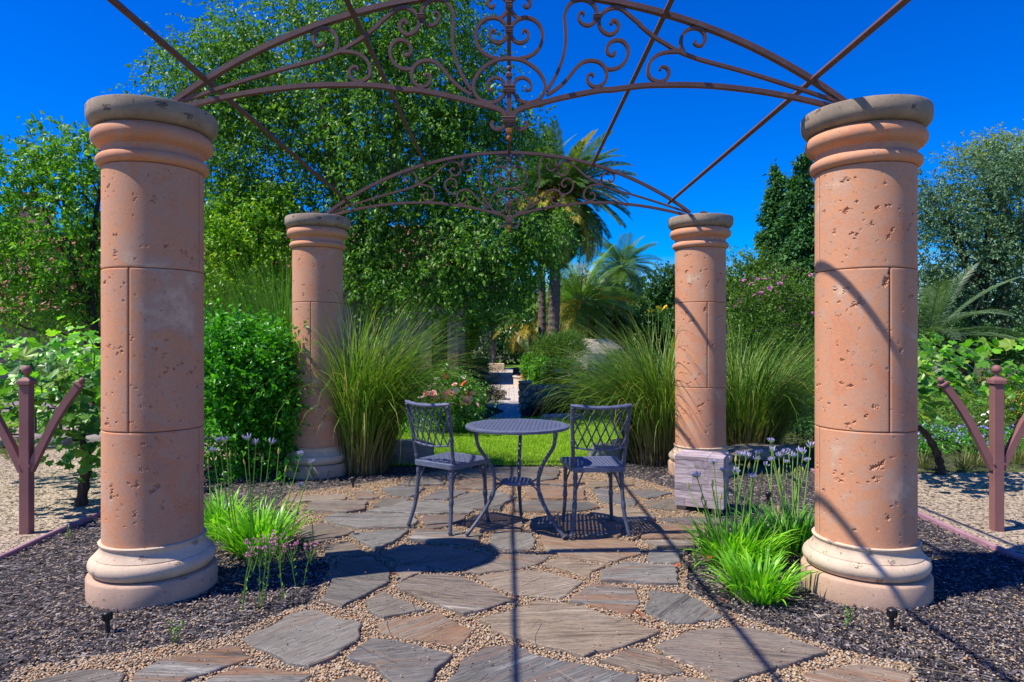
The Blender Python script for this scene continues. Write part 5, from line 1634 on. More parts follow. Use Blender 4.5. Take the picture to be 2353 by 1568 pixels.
# ---- rocks
def rock(name, loc, s, label, mat, seed, group=None, rotz=0, strata=0.0):
    rng = np.random.default_rng(seed)
    n, m = 22, 12
    prof = []
    vs = []
    for i in range(m + 1):
        for k in range(n):
            th = PI * i / m; w = 2 * PI * k / n
            vs.append((math.sin(th) * math.cos(w), math.sin(th) * math.sin(w), math.cos(th)))
    V = np.array(vs)
    # squared-off boulder
    V = np.sign(V) * np.abs(V) ** .62
    V *= 1 + .13 * wob(V, 1.3, seed)[:, None] + .05 * wob(V, 4.0, seed + 1)[:, None]
    if strata: V[:, :2] *= (1 + strata * np.sign(np.sin(V[:, 2:3] * 14 + wob(V, 1.5, seed)[:, None])))
    V *= np.array(s)
    fs = []
    for i in range(m):
        for k in range(n):
            fs.append((i * n + k, i * n + n + k, i * n + n + (k + 1) % n, i * n + (k + 1) % n))
    mb = MB().add(V, fs, False)
    o = mb.build(name, mat, None, loc, None, (0, 0, rotz))
    tag(o, label, 'rock', group); return o
def rock_mat(name, cols, s=3):
    m, nt, out = mat_new(name)
    v = coords(nt, 'world'); v2 = coords(nt, 'world', (1, 1, 4))
    f = math_(nt, 'ADD', math_(nt, 'MULTIPLY', noise(nt, v, s, 6, .65), .6), math_(nt, 'MULTIPLY', noise(nt, v2, s * 4, 6, .7), .4))
    c = ramp(nt, f, [(.3 + .4 * i / (len(cols) - 1), q) for i, q in enumerate(cols)])
    principled(nt, out, c, .85, f, .9, .04, .2); return m
M['rock'] = rock_mat('garden_rock', [(.13, .115, .10), (.27, .24, .20), (.42, .37, .30)])
M['rock_g'] = rock_mat('green_grey_rock', [(.14, .16, .14), (.26, .27, .22), (.44, .40, .31)])
M['boulder'] = rock_mat('tan_boulder', [(.26, .21, .165), (.42, .35, .28), (.60, .54, .46)], 1.4)
rock('rock', (-1.18, 7.38, .05), (.42, .22, .16), 'long layered grey rock at the lawn edge behind the left chair', M['rock'], 1, 'rocks edging the lawn', .1, .03)
rock('rock', (1.06, 7.40, .03), (.17, .15, .14), 'squarish green grey rock at the lawn edge behind the right chair', M['rock_g'], 2, 'rocks edging the lawn', .2, .04)
rock('rock', (1.32, 7.62, .06), (.19, .15, .13), 'pale flat rock at the lawn edge below the tall grass', M['rock'], 3, 'rocks edging the lawn', -.2, .03)
rock('rock', (2.75, 7.35, .08), (.45, .16, .08), 'flat grey rock at the back of the mulch behind the purple lily stalks', M['rock'], 9, 'rocks edging the lawn', .05, .02)
rock('rock', (.85, 11.2, .0), (.34, .16, .08), 'low grey rock in shade at the foot of the round stone pillar', M['rock'], 4, None, .1, .03)
rock('boulder', (2.62, 21.2, .55), (.85, .7, .75), 'big tan boulder behind the tall grass below the palms', M['boulder'], 6, 'tan boulders beyond the hedges', .3)
rock('boulder', (3.75, 21.0, .3), (.45, .4, .45), 'small pale boulder half hidden by grass beside the big one', M['boulder'], 7, 'tan boulders beyond the hedges', .8)
rock('rock', (8.7, 17.2, .1), (.3, .25, .28), 'small tan boulder at the back of the side lawn under the grey oak', M['boulder'], 12)

# ---- stone pillar, walls
def stone_course(mb_parent, fmap, rows, per, h, mat, rng):
    """rough stones on a surface given by fmap(u, z) -> point, normal"""
    for r_ in range(rows):
        for k in range(per):
            u0 = (k + .04 + .5 * (r_ % 2)) / per; u1 = (k + .96 + .5 * (r_ % 2)) / per
            z0 = h * (r_ + .06) / rows; z1 = h * (r_ + .94) / rows
            vs = []
            ring_ = []
            for (a, b) in ((.2, 0), (.8, 0), (1, .3), (1, .75), (.75, 1), (.25, 1), (0, .7), (0, .25)):
                u = u0 + (u1 - u0) * min(1, max(0, a + rng.normal(0, .07))); z = z0 + (z1 - z0) * min(1, max(0, b + rng.normal(0, .09)))
                ring_.append((u, z))
            for dep in (-.01, .016):
                for (u, z) in ring_:
                    if dep > 0:
                        uc, zc = (u0 + u1) / 2, (z0 + z1) / 2
                        u, z = u + (uc - u) * .18, z + (zc - z) * .18
                    p, nn = fmap(u, z)
                    vs.append(tuple(np.array(p) + np.array(nn) * (dep + rng.normal(0, .003) * (dep > 0))))
            fs = [tuple(range(8, 16))] + [(i, (i + 1) % 8, 8 + (i + 1) % 8, 8 + i) for i in range(8)]
            MB().add(vs, fs).build('stone', mat, mb_parent)
def field_mat():
    m, nt, out = mat_new('field_stone')
    oi = nt.nodes.new('ShaderNodeObjectInfo'); v = coords(nt, 'world')
    c = ramp(nt, oi.outputs['Random'], [(0, (.24, .21, .165)), (.35, (.40, .33, .24)), (.7, (.50, .39, .26)), (1, (.36, .33, .28))])
    c = mixc(nt, .6, c, ramp(nt, noise(nt, v, 14, 5, .7), [(.3, .6), (.7, 1.15)]), 'MULTIPLY')
    principled(nt, out, c, .85, noise(nt, v, 20, 5), .6, .02, .2); return m
M['field'] = field_mat(); M['mortar'] = simple('wall_mortar', (.16, .14, .115), .95)
rng_s = np.random.default_rng(8)
PC = (.300, 12.6, 0)
t = thing('stone_pillar', 'round field stone pillar end beside the curved path', 'pillar', PC)
MB().lathe([(.118, -.05), (.118, .50), (.11, .51), (0, .512)], 28, cap=False).build('core', M['mortar'], t)
stone_course(t, lambda u, z: ((.118 * math.cos(2 * PI * u), .118 * math.sin(2 * PI * u), z), (math.cos(2 * PI * u), math.sin(2 * PI * u), 0)), 4, 6, .49, M['field'], rng_s)
MB().lathe([(.11, .495), (.130, .50), (.134, .525), (.122, .535), (0, .538)], 28, cap=False).build('cap_stone', M['field'], t)
WC = (.86, 13.3, 0)
t = thing('stone_wall', 'low sunlit field stone wall right of the round pillar', 'wall', WC)
MB().box((0, .12, .17), (.90, .22, .46)).build('core', M['mortar'], t)
stone_course(t, lambda u, z: ((-.44 + .88 * u, .01, z), (0, -1, 0)), 3, 7, .42, M['field'], rng_s)
WC = (-.29, 14.6, 0)
t = thing('stone_wall', 'low pale stone kerb wall left of the curved path below the dark shrub', 'wall', WC)
MB().box((0, .18, .08), (.40, .34, .24)).build('core', M['mortar'], t)
stone_course(t, lambda u, z: ((-.20 + .40 * u, .01, z), (0, -1, 0)), 2, 4, .20, M['field'], rng_s)

# ---- patio planters
M['blue_grey'] = simple('blue_grey_render', (.17, .165, .20), .8, .2, .15, 6)
M['cream'] = simple('cream_render', (.62, .50, .36), .8, .2, .12, 6)
def round_planter(loc, r, h, label, mat):
    t = thing('planter', label, 'planter', loc, 0, 'round raised planters on the patio')
    MB().lathe([(r * .98, -.05), (r * .98, h * .86)], 36, cap=False).build('wall', mat, t)
    MB().lathe([(r * .98, h * .86), (r * 1.04, h * .88), (r * 1.04, h * .98), (r * 1.0, h), (r * .84, h), (r * .84, h * .85)], 36, cap=False).build('rim', mat, t)
    MB().lathe([(0, h * .9), (r * .86, h * .9)], 30, cap=False).build('soil', M['soil'], t)
    return t
round_planter((.62, 24.0, 0), .50, .30, 'grey blue round planter at the back of the shaded patio', M['blue_grey'])
round_planter((.56, 19.2, 0), .45, .28, 'sunlit cream round planter below the orange bush', M['cream'])
round_planter((-1.03, 24.9, 0), .30, .26, 'grey planter holding the clipped green hedge left of the patio', M['blue_grey'])
MB_ = MB().box((0, 0, .1), (.80, .30, .40), bev=.02); o = MB_.build('low_wall', M['cream'], None, (-.60, 28.5, 0)); tag(o, 'low tan wall at the left end of the patio', 'wall')

# ---- clipped hedges and mounds
def bush(loc, els, n, per, leaf, mat, label, name='bush', cat='bush', aspect=.6, shell=.35, group=None, tl=(.05, .16), hang=0, lhang=.1, gap=0):
    t = thing(name, label, cat, loc, 0, group)
    crown('foliage', els, n, per, leaf, mat, t, loc, shell=shell, tl=tl, hang=hang, lhang=lhang, aspect=aspect, minz=-.02, gap=gap)
    mb = MB()
    for e in els[:4]:
        limb(mb, (0, 0, -.02), (e[0] - loc[0], e[1] - loc[1], e[2]), .03, .006, RNG, .06, 6, sides=5)
    mb.build('stem', M['bark_dark'], t)
    return t
def E(x, y, rx, ry, d, rd=None):
    """ellipsoid from its picture-plane size at depth d"""
    p = D(x, y, d); k = d / 1569
    return (p.x, p.y, p.z, rx * k, (rd if rd is not None else rx * k), ry * k)
def base_of(x, d): return (D(x, 780, d).x, d, -.03)
bush(base_of(1236, 15), [E(1238, 858, 16, 28, 15, .25), E(1250, 852, 20, 24, 15.1, .25)], 600, 12, .05, G['hedge'], 'rounded clipped green bush behind the stone pillar', 'hedge', 'hedge', shell=.2)
bush(base_of(1275, 14.2), [E(1270, 862, 20, 32, 14.2, .25), E(1300, 862, 34, 36, 14.3, .3)], 800, 12, .045, leafmat('deep_hedge_leaf', [(.012, .05, .008), (.03, .10, .014), (.05, .16, .02)], .4, .3), 'dark green clipped bush above the sunlit stone wall', 'hedge', 'hedge', shell=.2)
bush(base_of(1216, 18), [E(1215, 838, 13, 20, 18, .2), E(1228, 828, 14, 18, 18.3, .25)], 400, 12, .05, G['hedge'], 'light green clipped bush beside the cream planter', 'hedge', 'hedge', shell=.2)
bush(base_of(1100, 24.9), [E(1100, 840, 16, 13, 24.9, .25)], 350, 12, .06, G['hedge'], 'clipped green mound in the planter left of the patio', 'hedge', 'hedge', shell=.2)
bush(base_of(1285, 17.5), [E(1265, 808, 40, 26, 17.5), E(1305, 800, 40, 28, 17.8)], 700, 12, .10, G['olive'], 'spiky olive green bush with orange tips in front of the big palm trunk', 'bush', 'bush', .18, .4, None, (.1, .3), -.6, -.3)
bush(base_of(1214, 18.2), [E(1214, 862, 9, 14, 18.2, .15)], 130, 10, .06, islandmat('orange_green_leaf', [(0, (.10, .20, .02)), (.6, (.20, .26, .03)), (.8, (.55, .22, .03)), (1, (.60, .30, .05))]), 'small orange and green plant beside the cream planter', 'bush', 'plant')
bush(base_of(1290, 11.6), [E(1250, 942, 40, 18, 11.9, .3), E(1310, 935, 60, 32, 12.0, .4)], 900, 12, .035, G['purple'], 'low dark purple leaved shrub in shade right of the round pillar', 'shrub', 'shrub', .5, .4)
bush(base_of(1400, 12.6), [E(1390, 890, 75, 52, 12.8), E(1450, 860, 70, 60, 13.2), E(1360, 915, 50, 36, 12.5)], 900, 12, .05, G['far'], 'mixed green bushes behind the tall grass with pink blooms in front', 'bush', 'bush')
def flower_dots(name, parent_label, cat, loc, pts, mat, size, seed=1, group=None):
    t = thing(name, parent_label, cat, loc, 0, group)
    me = rose_mesh(mat, seed)
    for (p, s) in pts:
        q = Vector(p) - Vector(loc)
        st = MB().tube([(q.x, q.y, max(-.02, q.z - .35)), tuple(q)], .004, 4).build('stem', G['stem'], t)
        link('bloom', me, None, st, q, (random.uniform(.2, 1), random.uniform(-.4, .4), random.uniform(0, 6)), s * size)
    return t
flower_dots('pink_flower', 'mauve pink flower heads in front of the dark clipped bush', 'flower', base_of(1290, 13.2), [(D(1270 + i * 7, 856 + 3 * math.sin(i * 2.1), 13.15), random.uniform(.8, 1.2)) for i in range(9)], G['magenta'], 1.0, 4)
flower_dots('pale_flower', 'pale pink flower heads behind the tall grass above the stone wall', 'flower', base_of(1320, 13.0), [(D(1310 + random.uniform(0, 60), 835 + random.uniform(0, 60), 12.5), random.uniform(.7, 1.2)) for i in range(16)], islandmat('dusty_pink', [(0, (.45, .25, .30)), (1, (.62, .48, .50))]), 1.1, 5)
flower_dots('sunflower', 'yellow sunflower heads rising above the tall grass beside the far column', 'sunflower', base_of(1515, 9.5), [(D(1500, 716, 9.5), 1.0), (D(1513, 709, 9.5), 1.3), (D(1526, 712, 9.4), 1.2), (D(1530, 706, 9.6), 1.0), (D(1490, 715, 9.6), .7)], G['sunflower'], .8, 6)

# ================================================================ PALMS
def frond_mesh(L, droop, nleaf, leafL, wid, seed, vee=.6, curl=1.0):
    rng = np.random.default_rng(seed); vs = []; fs = []
    t = np.linspace(0, 1, 14)
    ang = .0 - droop * t ** 1.4
    x = np.concatenate([[0], np.cumsum(np.cos(ang[1:]) * L / 13)]); z = np.concatenate([[0], np.cumsum(np.sin(ang[1:]) * L / 13)])
    mb = MB().tube([(a, 0, b) for a, b in zip(x, z)], list(np.linspace(.022, .004, 14)), 4, smooth=False)
    for i in range(nleaf):
        u = .10 + .90 * (i + rng.random() * .5) / nleaf
        px = np.interp(u, t, x); pz = np.interp(u, t, z); a = np.interp(u, t, ang)
        ll = leafL * (math.sin(PI * min(1, .18 + .78 * u)) ** .6) * rng.uniform(.85, 1.1)
        for sg in (-1, 1):
            fwd = .75 + .5 * u
            d = np.array([math.cos(a) * fwd, sg * 1.0, math.sin(a) * fwd + vee * .5]); d /= np.linalg.norm(d)
            sd = np.array([math.cos(a), 0, math.sin(a)]) * wid
            p = np.array([px, 0, pz]); m1 = p + d * ll * .5; tip = p + d * ll - np.array([0, 0, ll * .28 * curl])
            b = len(mb.v)
            mb.v += [tuple(p - sd * .6), tuple(p + sd * .6), tuple(m1 + sd), tuple(m1 - sd), tuple(tip)]
            mb.f += [[b, b + 1, b + 2, b + 3], [b + 3, b + 2, b + 4]]; mb.sm += [False, False]
    return mb.mesh('frond')
def palm_mat(name, a, b, c):
    return leafmat(name, [a, b, c], .42, .28, .5, clump=.5)
G['palm'] = palm_mat('palm_leaf', (.025, .065, .018), (.055, .115, .03), (.10, .17, .05))
G['palm_y'] = palm_mat('yellowing_palm_leaf', (.16, .16, .02), (.28, .22, .03), (.38, .26, .05))
G['palm_l'] = palm_mat('light_palm_leaf', (.028, .075, .010), (.055, .125, .016), (.10, .18, .03))
def palm_trunk(mb, base, top, r0, r1, n=30, lean=.0):
    pts = []; rad = []
    b, t_ = Vector(base), Vector(top)
    for i in range(n * 2 + 1):
        u = i / (n * 2)
        pts.append(b.lerp(t_, u)); rad.append((r0 + (r1 - r0) * u) * (1.0 if i % 2 else .93))
    mb.tube(pts, rad, 14, smooth=False)
def palm(loc, H, top_off, r, label, nf, L, leafL, mat, ymat=None, ypart=.08, wid=.012, crown_r=.3, name='palm_tree', lo=-.9, hi=1.35, fruit=False, group='palms beyond the patio'):
    t = thing(name, label, 'palm tree', loc, 0, group)
    top = Vector((top_off[0], top_off[1], H))
    mb = MB(); palm_trunk(mb, (0, 0, -.05), top, r, r * .85); mb.build('trunk', M['palm_bark'], t)
    ms = [frond_mesh(L, dr, 44, leafL, wid, 20 + i) for i, dr in enumerate((.55, .95, 1.35, .8))]
    for me in ms: me.materials.append(mat)
    ym = [m_.copy() for m_ in ms]
    for me in ym:
        me.materials.clear(); me.materials.append(ymat or G['palm_y'])
    for i in range(nf):
        u = (i + .5) / nf
        el = hi + (lo - hi) * u ** .8 + random.uniform(-.12, .12); az = i * 2.39996 + random.uniform(-.2, .2)
        k = 0 if el > .8 else (1 if el > .3 else (3 if el > -.2 else 2))
        me = ym[k] if (random.random() < ypart * (2.4 if el < .1 else .3)) else ms[k]
        link('frond', me, None, t, top + Vector((math.cos(az) * crown_r * .5, math.sin(az) * crown_r * .5, .1 * math.sin(el))), (random.uniform(-.3, .3), -el, az), random.uniform(.85, 1.1))
    if fruit:
        mb = MB()
        for a, dz in ((2.9, -.05), (-.5, .25), (4.4, 0)):
            for k in range(26):
                p = top + Vector((math.cos(a) * .75, math.sin(a) * .75 , dz)) + Vector((random.gauss(0, .13), random.gauss(0, .1), random.gauss(0, .16)))
                mb.ball(p, .035, 5, 3)
        mb.build('fruit_cluster', G['orange'], t)['kind'] = 'stuff'
    return t
G['palm_b'] = palm_mat('bright_palm_leaf', (.05, .12, .012), (.09, .19, .018), (.15, .27, .03))
M['palm_bark'] = None
def palm_bark():
    m, nt, out = mat_new('palm_bark')
    v = coords(nt, 'world', (1, 1, 5))
    f = noise(nt, v, 5, 5, .7, .8)
    c = ramp(nt, f, [(.3, (.085, .065, .055)), (.55, (.19, .15, .125)), (.75, (.30, .25, .21))])
    principled(nt, out, c, .9, f, .9, .04, .15); return m
M['palm_bark'] = palm_bark()
palm(base_of(1269, 22), 5.95, (.16, 0), .205, 'big date palm with orange fruit and arching dark fronds above the lawn', 150, 2.35, .46, G['palm'], None, .16, .026, .34, fruit=True, lo=-1.15)
palm(base_of(1247, 23.2), 6.8, (-.05, .4), .145, 'slimmer palm trunk touching the big date palm on its left', 26, 1.9, .38, G['palm'], None, .05, .016)
palm(base_of(1432, 31), 4.6, (-.05, 0), .17, 'feathery queen palm with drooping pale fronds, right of the date palm', 44, 1.7, .75, G['palm_l'], G['palm_l'], .1, .012, .2, lo=-.8)
palm(base_of(1410, 33), 4.0, (.0, 0), .12, 'thin queen palm trunk standing left of the feathery one', 20, 1.5, .5, G['palm_l'], G['palm_l'], .1, .012, .2, lo=-.9)
palm(base_of(1335, 26), 2.7, (.0, 0), .16, 'low bushy palm behind the boulder with yellow bases', 84, 2.3, .50, G['palm_b'], None, .12, .012, .25, lo=-.7, fruit=True)
palm(base_of(1222, 27), 2.0, (.0, 0), .16, 'low palm with yellowing fronds left of the date palm trunks', 44, 1.5, .42, G['palm_l'], None, .28, .012, .25, lo=-.6)
palm(base_of(2130, 16.5), 1.3, (.0, 0), .14, 'grey green palm fronds at the foot of the grey oak', 34, 2.0, .5, palm_mat('grey_palm_leaf', (.03, .06, .03), (.07, .12, .06), (.13, .19, .11)), G['palm_l'], .1, .012, .25, lo=-.6)

# ================================================================ BUILDINGS
M['plaster'] = simple('ochre_pink_plaster', (.46, .27, .19), .9, .15, .15, 3)
M['plaster_b'] = simple('brown_plaster', (.33, .24, .155), .9, .15, .15, 3)
M['timber'] = simple('dark_timber', (.09, .045, .03), .8, .2, .25, 6)
M['roof_under'] = simple('roof_underlay', (.22, .10, .07), .9)
M['tile'] = islandmat('clay_tile', [(0, (.32, .12, .075)), (.5, (.48, .21, .14)), (.8, (.56, .30, .22)), (1, (.40, .26, .22))], .85)
M['glass'] = None
def glass():
    m, nt, out = mat_new('dark_window_glass')
    principled(nt, out, (.02, .03, .035), .06, spec=.6); return m
M['glass'] = glass()
def tile_roof(parent, x0, x1, ye, ze, yr, zr, origin):
    """barrel tiles on one slope from the eave (ye, ze) up to the ridge (yr, zr)"""
    L = math.hypot(yr - ye, zr - ze); nx = int((x1 - x0) / .20); ny = int(L / .36)
    uy, uz = (yr - ye) / L, (zr - ze) / L; ny_, nz_ = -uz, uy
    vs = []; fs = []
    for i in range(nx):
        for j in range(ny):
            xc = x0 + (i + .5) * .20; a = j * .36 - .03; b = a + .42
            base = len(vs); jit = random.uniform(-.012, .012)
            for (s_, r_, lift) in ((a, .085, .035), (b, .070, .0)):
                for k in range(5):
                    w = PI * k / 4
                    dx = math.cos(w) * r_; up = math.sin(w) * r_ + lift + jit
                    vs.append((xc + dx - origin[0], ye + uy * s_ + ny_ * up - origin[1], ze + uz * s_ + nz_ * up - origin[2]))
            for k in range(4):
                fs.append((base + k, base + k + 1, base + 6 + k, base + 5 + k))
    o = link('roof_tile', np_mesh('roof_tile', np.array(vs), np.array(fs)), M['tile'], parent); o['kind'] = 'stuff'
def house(loc, label, x0, x1, depth, zw, ridge, over=.5, wmat=None):
    t = thing('house', label, 'house', loc)
    MB().box(((x0 + x1) / 2, depth / 2, zw / 2 - .05), (x1 - x0, depth, zw + .1)).build('wall', wmat or M['plaster'], t)
    mb = MB()
    yc = depth / 2
    mb.add([(x0 - over, -over, zw), (x1 + over, -over, zw), (x1 + over, depth + over, zw), (x0 - over, depth + over, zw), (x0 - over, yc, ridge), (x1 + over, yc, ridge)],
           [(0, 1, 5, 4), (2, 3, 4, 5), (1, 2, 5), (3, 0, 4), (3, 2, 1, 0)])
    rf = mb.build('roof', M['roof_under'], t)
    tile_roof(rf, x0 - over, x1 + over, -over, zw, yc, ridge, (0, 0, 0))
    MB().box(((x0 + x1) / 2, -over + .02, zw - .07), (x1 - x0 + 2 * over, .10, .13)).build('fascia', M['timber'], rf)
    return t, rf
# house behind the left tree, with a second roof and a chimney
h1, rf = house((-14.0, 18.0, 0), 'terracotta roofed house with a louvred chimney behind the left tree', -6, 5.2, 7.0, 1.95, 4.0)
MB().box((-.4, 5.6, 3.55), (10, 3.0, 1.5)).build('upper_wall', M['plaster'], h1)
mb = MB(); mb.add([(-5.9, 3.8, 4.25), (5.1, 3.8, 4.25), (5.1, 5.6, 4.95), (-5.9, 5.6, 4.95)], [(0, 1, 2, 3)]); r2 = mb.build('upper_roof', M['roof_under'], h1)
tile_roof(r2, -5.9, 5.1, 3.8, 4.26, 5.6, 4.96, (0, 0, 0))
ch_ = MB().box((-2.05, 5.0, 5.05), (.95, .8, 1.1)).build('chimney', M['plaster'], r2)
MB().box((-2.05, 5.0, 5.62), (1.15, 1.0, .10)).build('chimney_cap', M['plaster'], ch_) if False else None
mb = MB()
mb.box((-2.05, 5.0, 5.64), (1.1, .95, .09)); mb.box((-2.05, 5.0, 6.10), (1.2, 1.05, .10))
for i in range(6):
    mb.box((-2.50 + i * .18, 4.60, 5.87), (.055, .055, .40)); mb.box((-2.50 + i * .18, 5.40, 5.87), (.055, .055, .40))
for x_ in (-5.9, 5.1):
    pass
c_ = mb.build('chimney_hood', M['timber'], r2)
# building behind the big tree, its corner with a door seen through the leaves
h2, rf = house((-4.72, 19.5, 0), 'building with a tiled eave and a dark glazed door behind the big tree', -4.6, 3.22, 6.0, 3.2, 5.0, .55, M['plaster_b'])
MB().box((3.12, -.06, 1.15), (.30, .16, 2.4)).build('pilaster', M['plaster_b'], h2)
MB().box((2.35, -.06, 1.15), (.34, .16, 2.4)).build('pilaster', M['plaster_b'], h2)
MB().box((2.74, -.05, 2.12), (.90, .12, .22)).build('lintel', M['plaster_b'], h2)
dr = MB().box((2.74, -.03, 1.0), (.46, .06, 2.0)).build('door', M['timber'], h2)
MB().box((2.70, -.066, 1.08), (.30, .012, 1.6)).build('pane', M['glass'], dr)
MB().ball((2.92, -.08, 1.0), .03, 8, 5).build('handle', M['black'], dr)

# ---- little iron fence and brick walk on the left
F0 = GD(60, 1016); 
t = thing('iron_fence', 'low black iron fence on the brick walk behind the left vine', 'fence', (-5.6, 8.9, 0))
MB().box((0, 0, .06), (3.2, .02, .025)).build('rail', M['fence'], t)
MB().box((0, 0, .40), (3.2, .02, .025)).build('rail', M['fence'], t)
MB().box((0, 0, .56), (3.2, .025, .03)).build('rail', M['fence'], t)
for i in range(20):
    MB().box((-1.55 + i * .163, 0, .22), (.018 + .014 * (i % 4 == 0), .018, .42)).build('picket', M['fence'], t)
    mb = MB(); mb.tube([(-1.47 + i * .163 + .055 * math.cos(a), 0, .48 + .055 * math.sin(a)) for a in np.linspace(0, 6.2, 13)], .009, 5, False); mb.build('ring', M['fence'], t)
br = poly_sheet('brick_walk', [(-12, 9.0), (-3.6, 9.0), (-3.6, 15), (-14, 15)], -.015, simple('brick_joint', (.22, .19, .17), .9)); tag(br, 'pinkish brick walk beyond the low iron fence', 'walk', kind='structure')
vs = []; fs = []
mb = MB()
for j in range(40):
    for i in range(22):
        x_ = -8.4 + i * .215 + (.107 if j % 2 else 0); y_ = 9.05 + j * .108
        mb.box((x_, y_, 0), (.205, .098, .03))
o = mb.build('brick', islandmat('walk_brick', [(0, (.30, .22, .20)), (.5, (.42, .31, .28)), (1, (.50, .40, .36))], .85), br); o['kind'] = 'stuff'
rock('rock', (-5.75, 8.55, .02), (.25, .12, .10), 'pale edging stone in front of the low iron fence', M['rock'], 14, 'pale stones by the low fence')
rock('rock', (-5.15, 8.6, .02), (.22, .12, .09), 'pale edging stone beside the vine trunk by the low fence', M['rock'], 15, 'pale stones by the low fence')
rock('rock', (-6.4, 8.5, .02), (.25, .12, .08), 'pale edging stone left of the trellis post by the low fence', M['rock'], 16, 'pale stones by the low fence')

# ================================================================ TREES
def tree(name, label, base, els, nt_, per, leaf, lmat, r0, bmat, seed, stems=1, aspect=.55, group=None, cat='tree', **kw):
    t = thing(name, label, cat, base, 0, group)
    rng = np.random.default_rng(seed)
    tree_wood('trunk', base, els, r0, bmat, t, base, rng, stems=stems)
    crown('crown', els, nt_, per, leaf, lmat, t, base, rng=rng, aspect=aspect, **kw)
    return t
# the big multi-stemmed tree
d = 11.6
els = [E(900, 120, 190, 170, d, 1.36), E(760, 90, 110, 120, d, 1.10), E(980, 20, 120, 130, d, 1.19), E(600, 170, 130, 130, d, 1.27), E(470, 210, 110, 90, d, 1.02), E(545, 90, 75, 50, d, 0.68), E(420, 140, 60, 50, d, 0.59), E(385, 230, 70, 45, d, 0.59),
       E(860, 330, 230, 160, d, 1.61), E(1050, 260, 120, 120, d, 1.10), E(1170, 300, 85, 60, d, 0.77), E(600, 330, 150, 120, d, 1.27), E(1080, 430, 150, 100, d, 1.10), E(900, 520, 180, 110, d, 1.36), E(1080, 570, 130, 90, 11.1, 1.1), E(1215, 545, 85, 65, 11.0, .7), E(1260, 520, 55, 40, 10.9, .45),
       E(560, 430, 100, 70, d, 1.02), E(980, 650, 120, 45, 10.9, .9), E(860, 620, 90, 60, 11.1, .8), E(1150, 650, 80, 60, 11.1, .75), E(1100, 120, 50, 60, d, 0.51), E(665, 30, 35, 40, d, 0.42)]
tree('broadleaf_tree', 'big multi stemmed green tree towering behind the left half of the pergola', (-2.55, 12.0, -.04), els, 12000, 14, .068, G['big'], .17, M['bark_grey'], 21, stems=3, gap=.42, gap_f=1.9, shell=.55, hang=.6, tl=(.25, .75))
# left tree in front of the terracotta house
d = 10.8
els = [E(150, 360, 80, 60, d, .8), E(60, 400, 80, 70, d, .8), E(200, 450, 80, 80, d, .8), E(90, 520, 120, 70, d, .9), E(-40, 480, 80, 80, d, .8), E(190, 600, 80, 80, d, .8), E(40, 620, 110, 70, d, .9), E(150, 690, 110, 60, d, .8), E(20, 720, 90, 50, d, .8), E(240, 700, 60, 60, d, .6), E(205, 310, 35, 25, d, .4), E(60, 320, 40, 25, d, .4)]
tree('small_tree', 'airy glossy leaved tree in front of the terracotta roofs at the left', (-6.2, 10.9, -.04), els, 1900, 13, .082, G['left'], .075, M['bark_dark'], 22, stems=2, gap=.30, gap_f=2.4, shell=.55, hang=.15, tl=(.2, .55))
# yellow-green small tree between the left columns
d = 10.9
els = [E(570, 520, 100, 70, d, .8), E(630, 570, 80, 90, d, .8), E(510, 600, 80, 90, d, .8), E(600, 660, 100, 60, d, .8), E(650, 470, 40, 40, d, .4), E(520, 500, 45, 40, d, .5)]
tree('small_tree', 'yellow green small tree filling the gap between the two left columns', (-4.15, 11.0, -.04), els, 1700, 13, .065, G['lime'], .07, M['bark_dark'], 23, stems=2, gap=.6, gap_f=2.5, hang=.1, tl=(.15, .45))

# conifers on the right
def conifer(loc, H, R, label, seed, n=2600, lean=0):
    t = thing('conifer_tree', label, 'conifer', loc, 0, 'dark conifers right of the far column')
    rng = np.random.default_rng(seed)
    MB().tube([(0, 0, -.05), (lean * .5, 0, H * .5), (lean, 0, H)], [.22, .12, .01], 8).build('trunk', M['bark_dark'], t)
    nb = 190
    P = []; DD = []
    for i in range(nb):
        u = rng.random() ** 1.25; z = H * (.03 + .96 * u); rl = R * (1 - u) ** .95 * rng.uniform(.6, 1.15) + .06
        az = rng.uniform(0, 2 * PI); k = int(14 + 46 * rl / R)
        s = rng.random(k) ** .7
        x = np.cos(az) * rl * s; y = np.sin(az) * rl * s
        zz = z + rl * (.18 * s - .38 * s ** 2) + rng.normal(0, .05, k)
        sd = rng.normal(0, .20 * rl * (.3 + .5 * (1 - s)) + .02, k)
        P.append(np.stack([x - np.sin(az) * sd + lean * u, y + np.cos(az) * sd, zz], 1))
        DD.append(np.repeat([[math.cos(az), math.sin(az), -.2]], k, 0))
    P = np.concatenate(P); DD = np.concatenate(DD)
    P = np.repeat(P, 6, 0) + rng.normal(0, .09, (len(P) * 6, 3)); DD = np.repeat(DD, 6, 0)
    ax = unit(DD + rng.normal(0, .55, P.shape)); nr = unit(rng.normal(0, .5, P.shape) + np.array([0, 0, 1.0]))
    L = rng.uniform(.10, .26, len(P))
    V, F = leaf_geo(P, ax, nr, L, L * .38, .2)
    link('crown', np_mesh('crown', V, F), G['conifer'], t)
    return t
conifer(base_of(1842, 26), 8.3, 2.3, 'tallest dark conifer beside the beam shadowed column', 31)
conifer(base_of(1786, 27), 8.1, 1.9, 'second dark conifer, left of the tallest', 32)
conifer(base_of(1905, 25), 6.8, 2.2, 'dark conifer mostly hidden behind the beam shadowed column', 33)

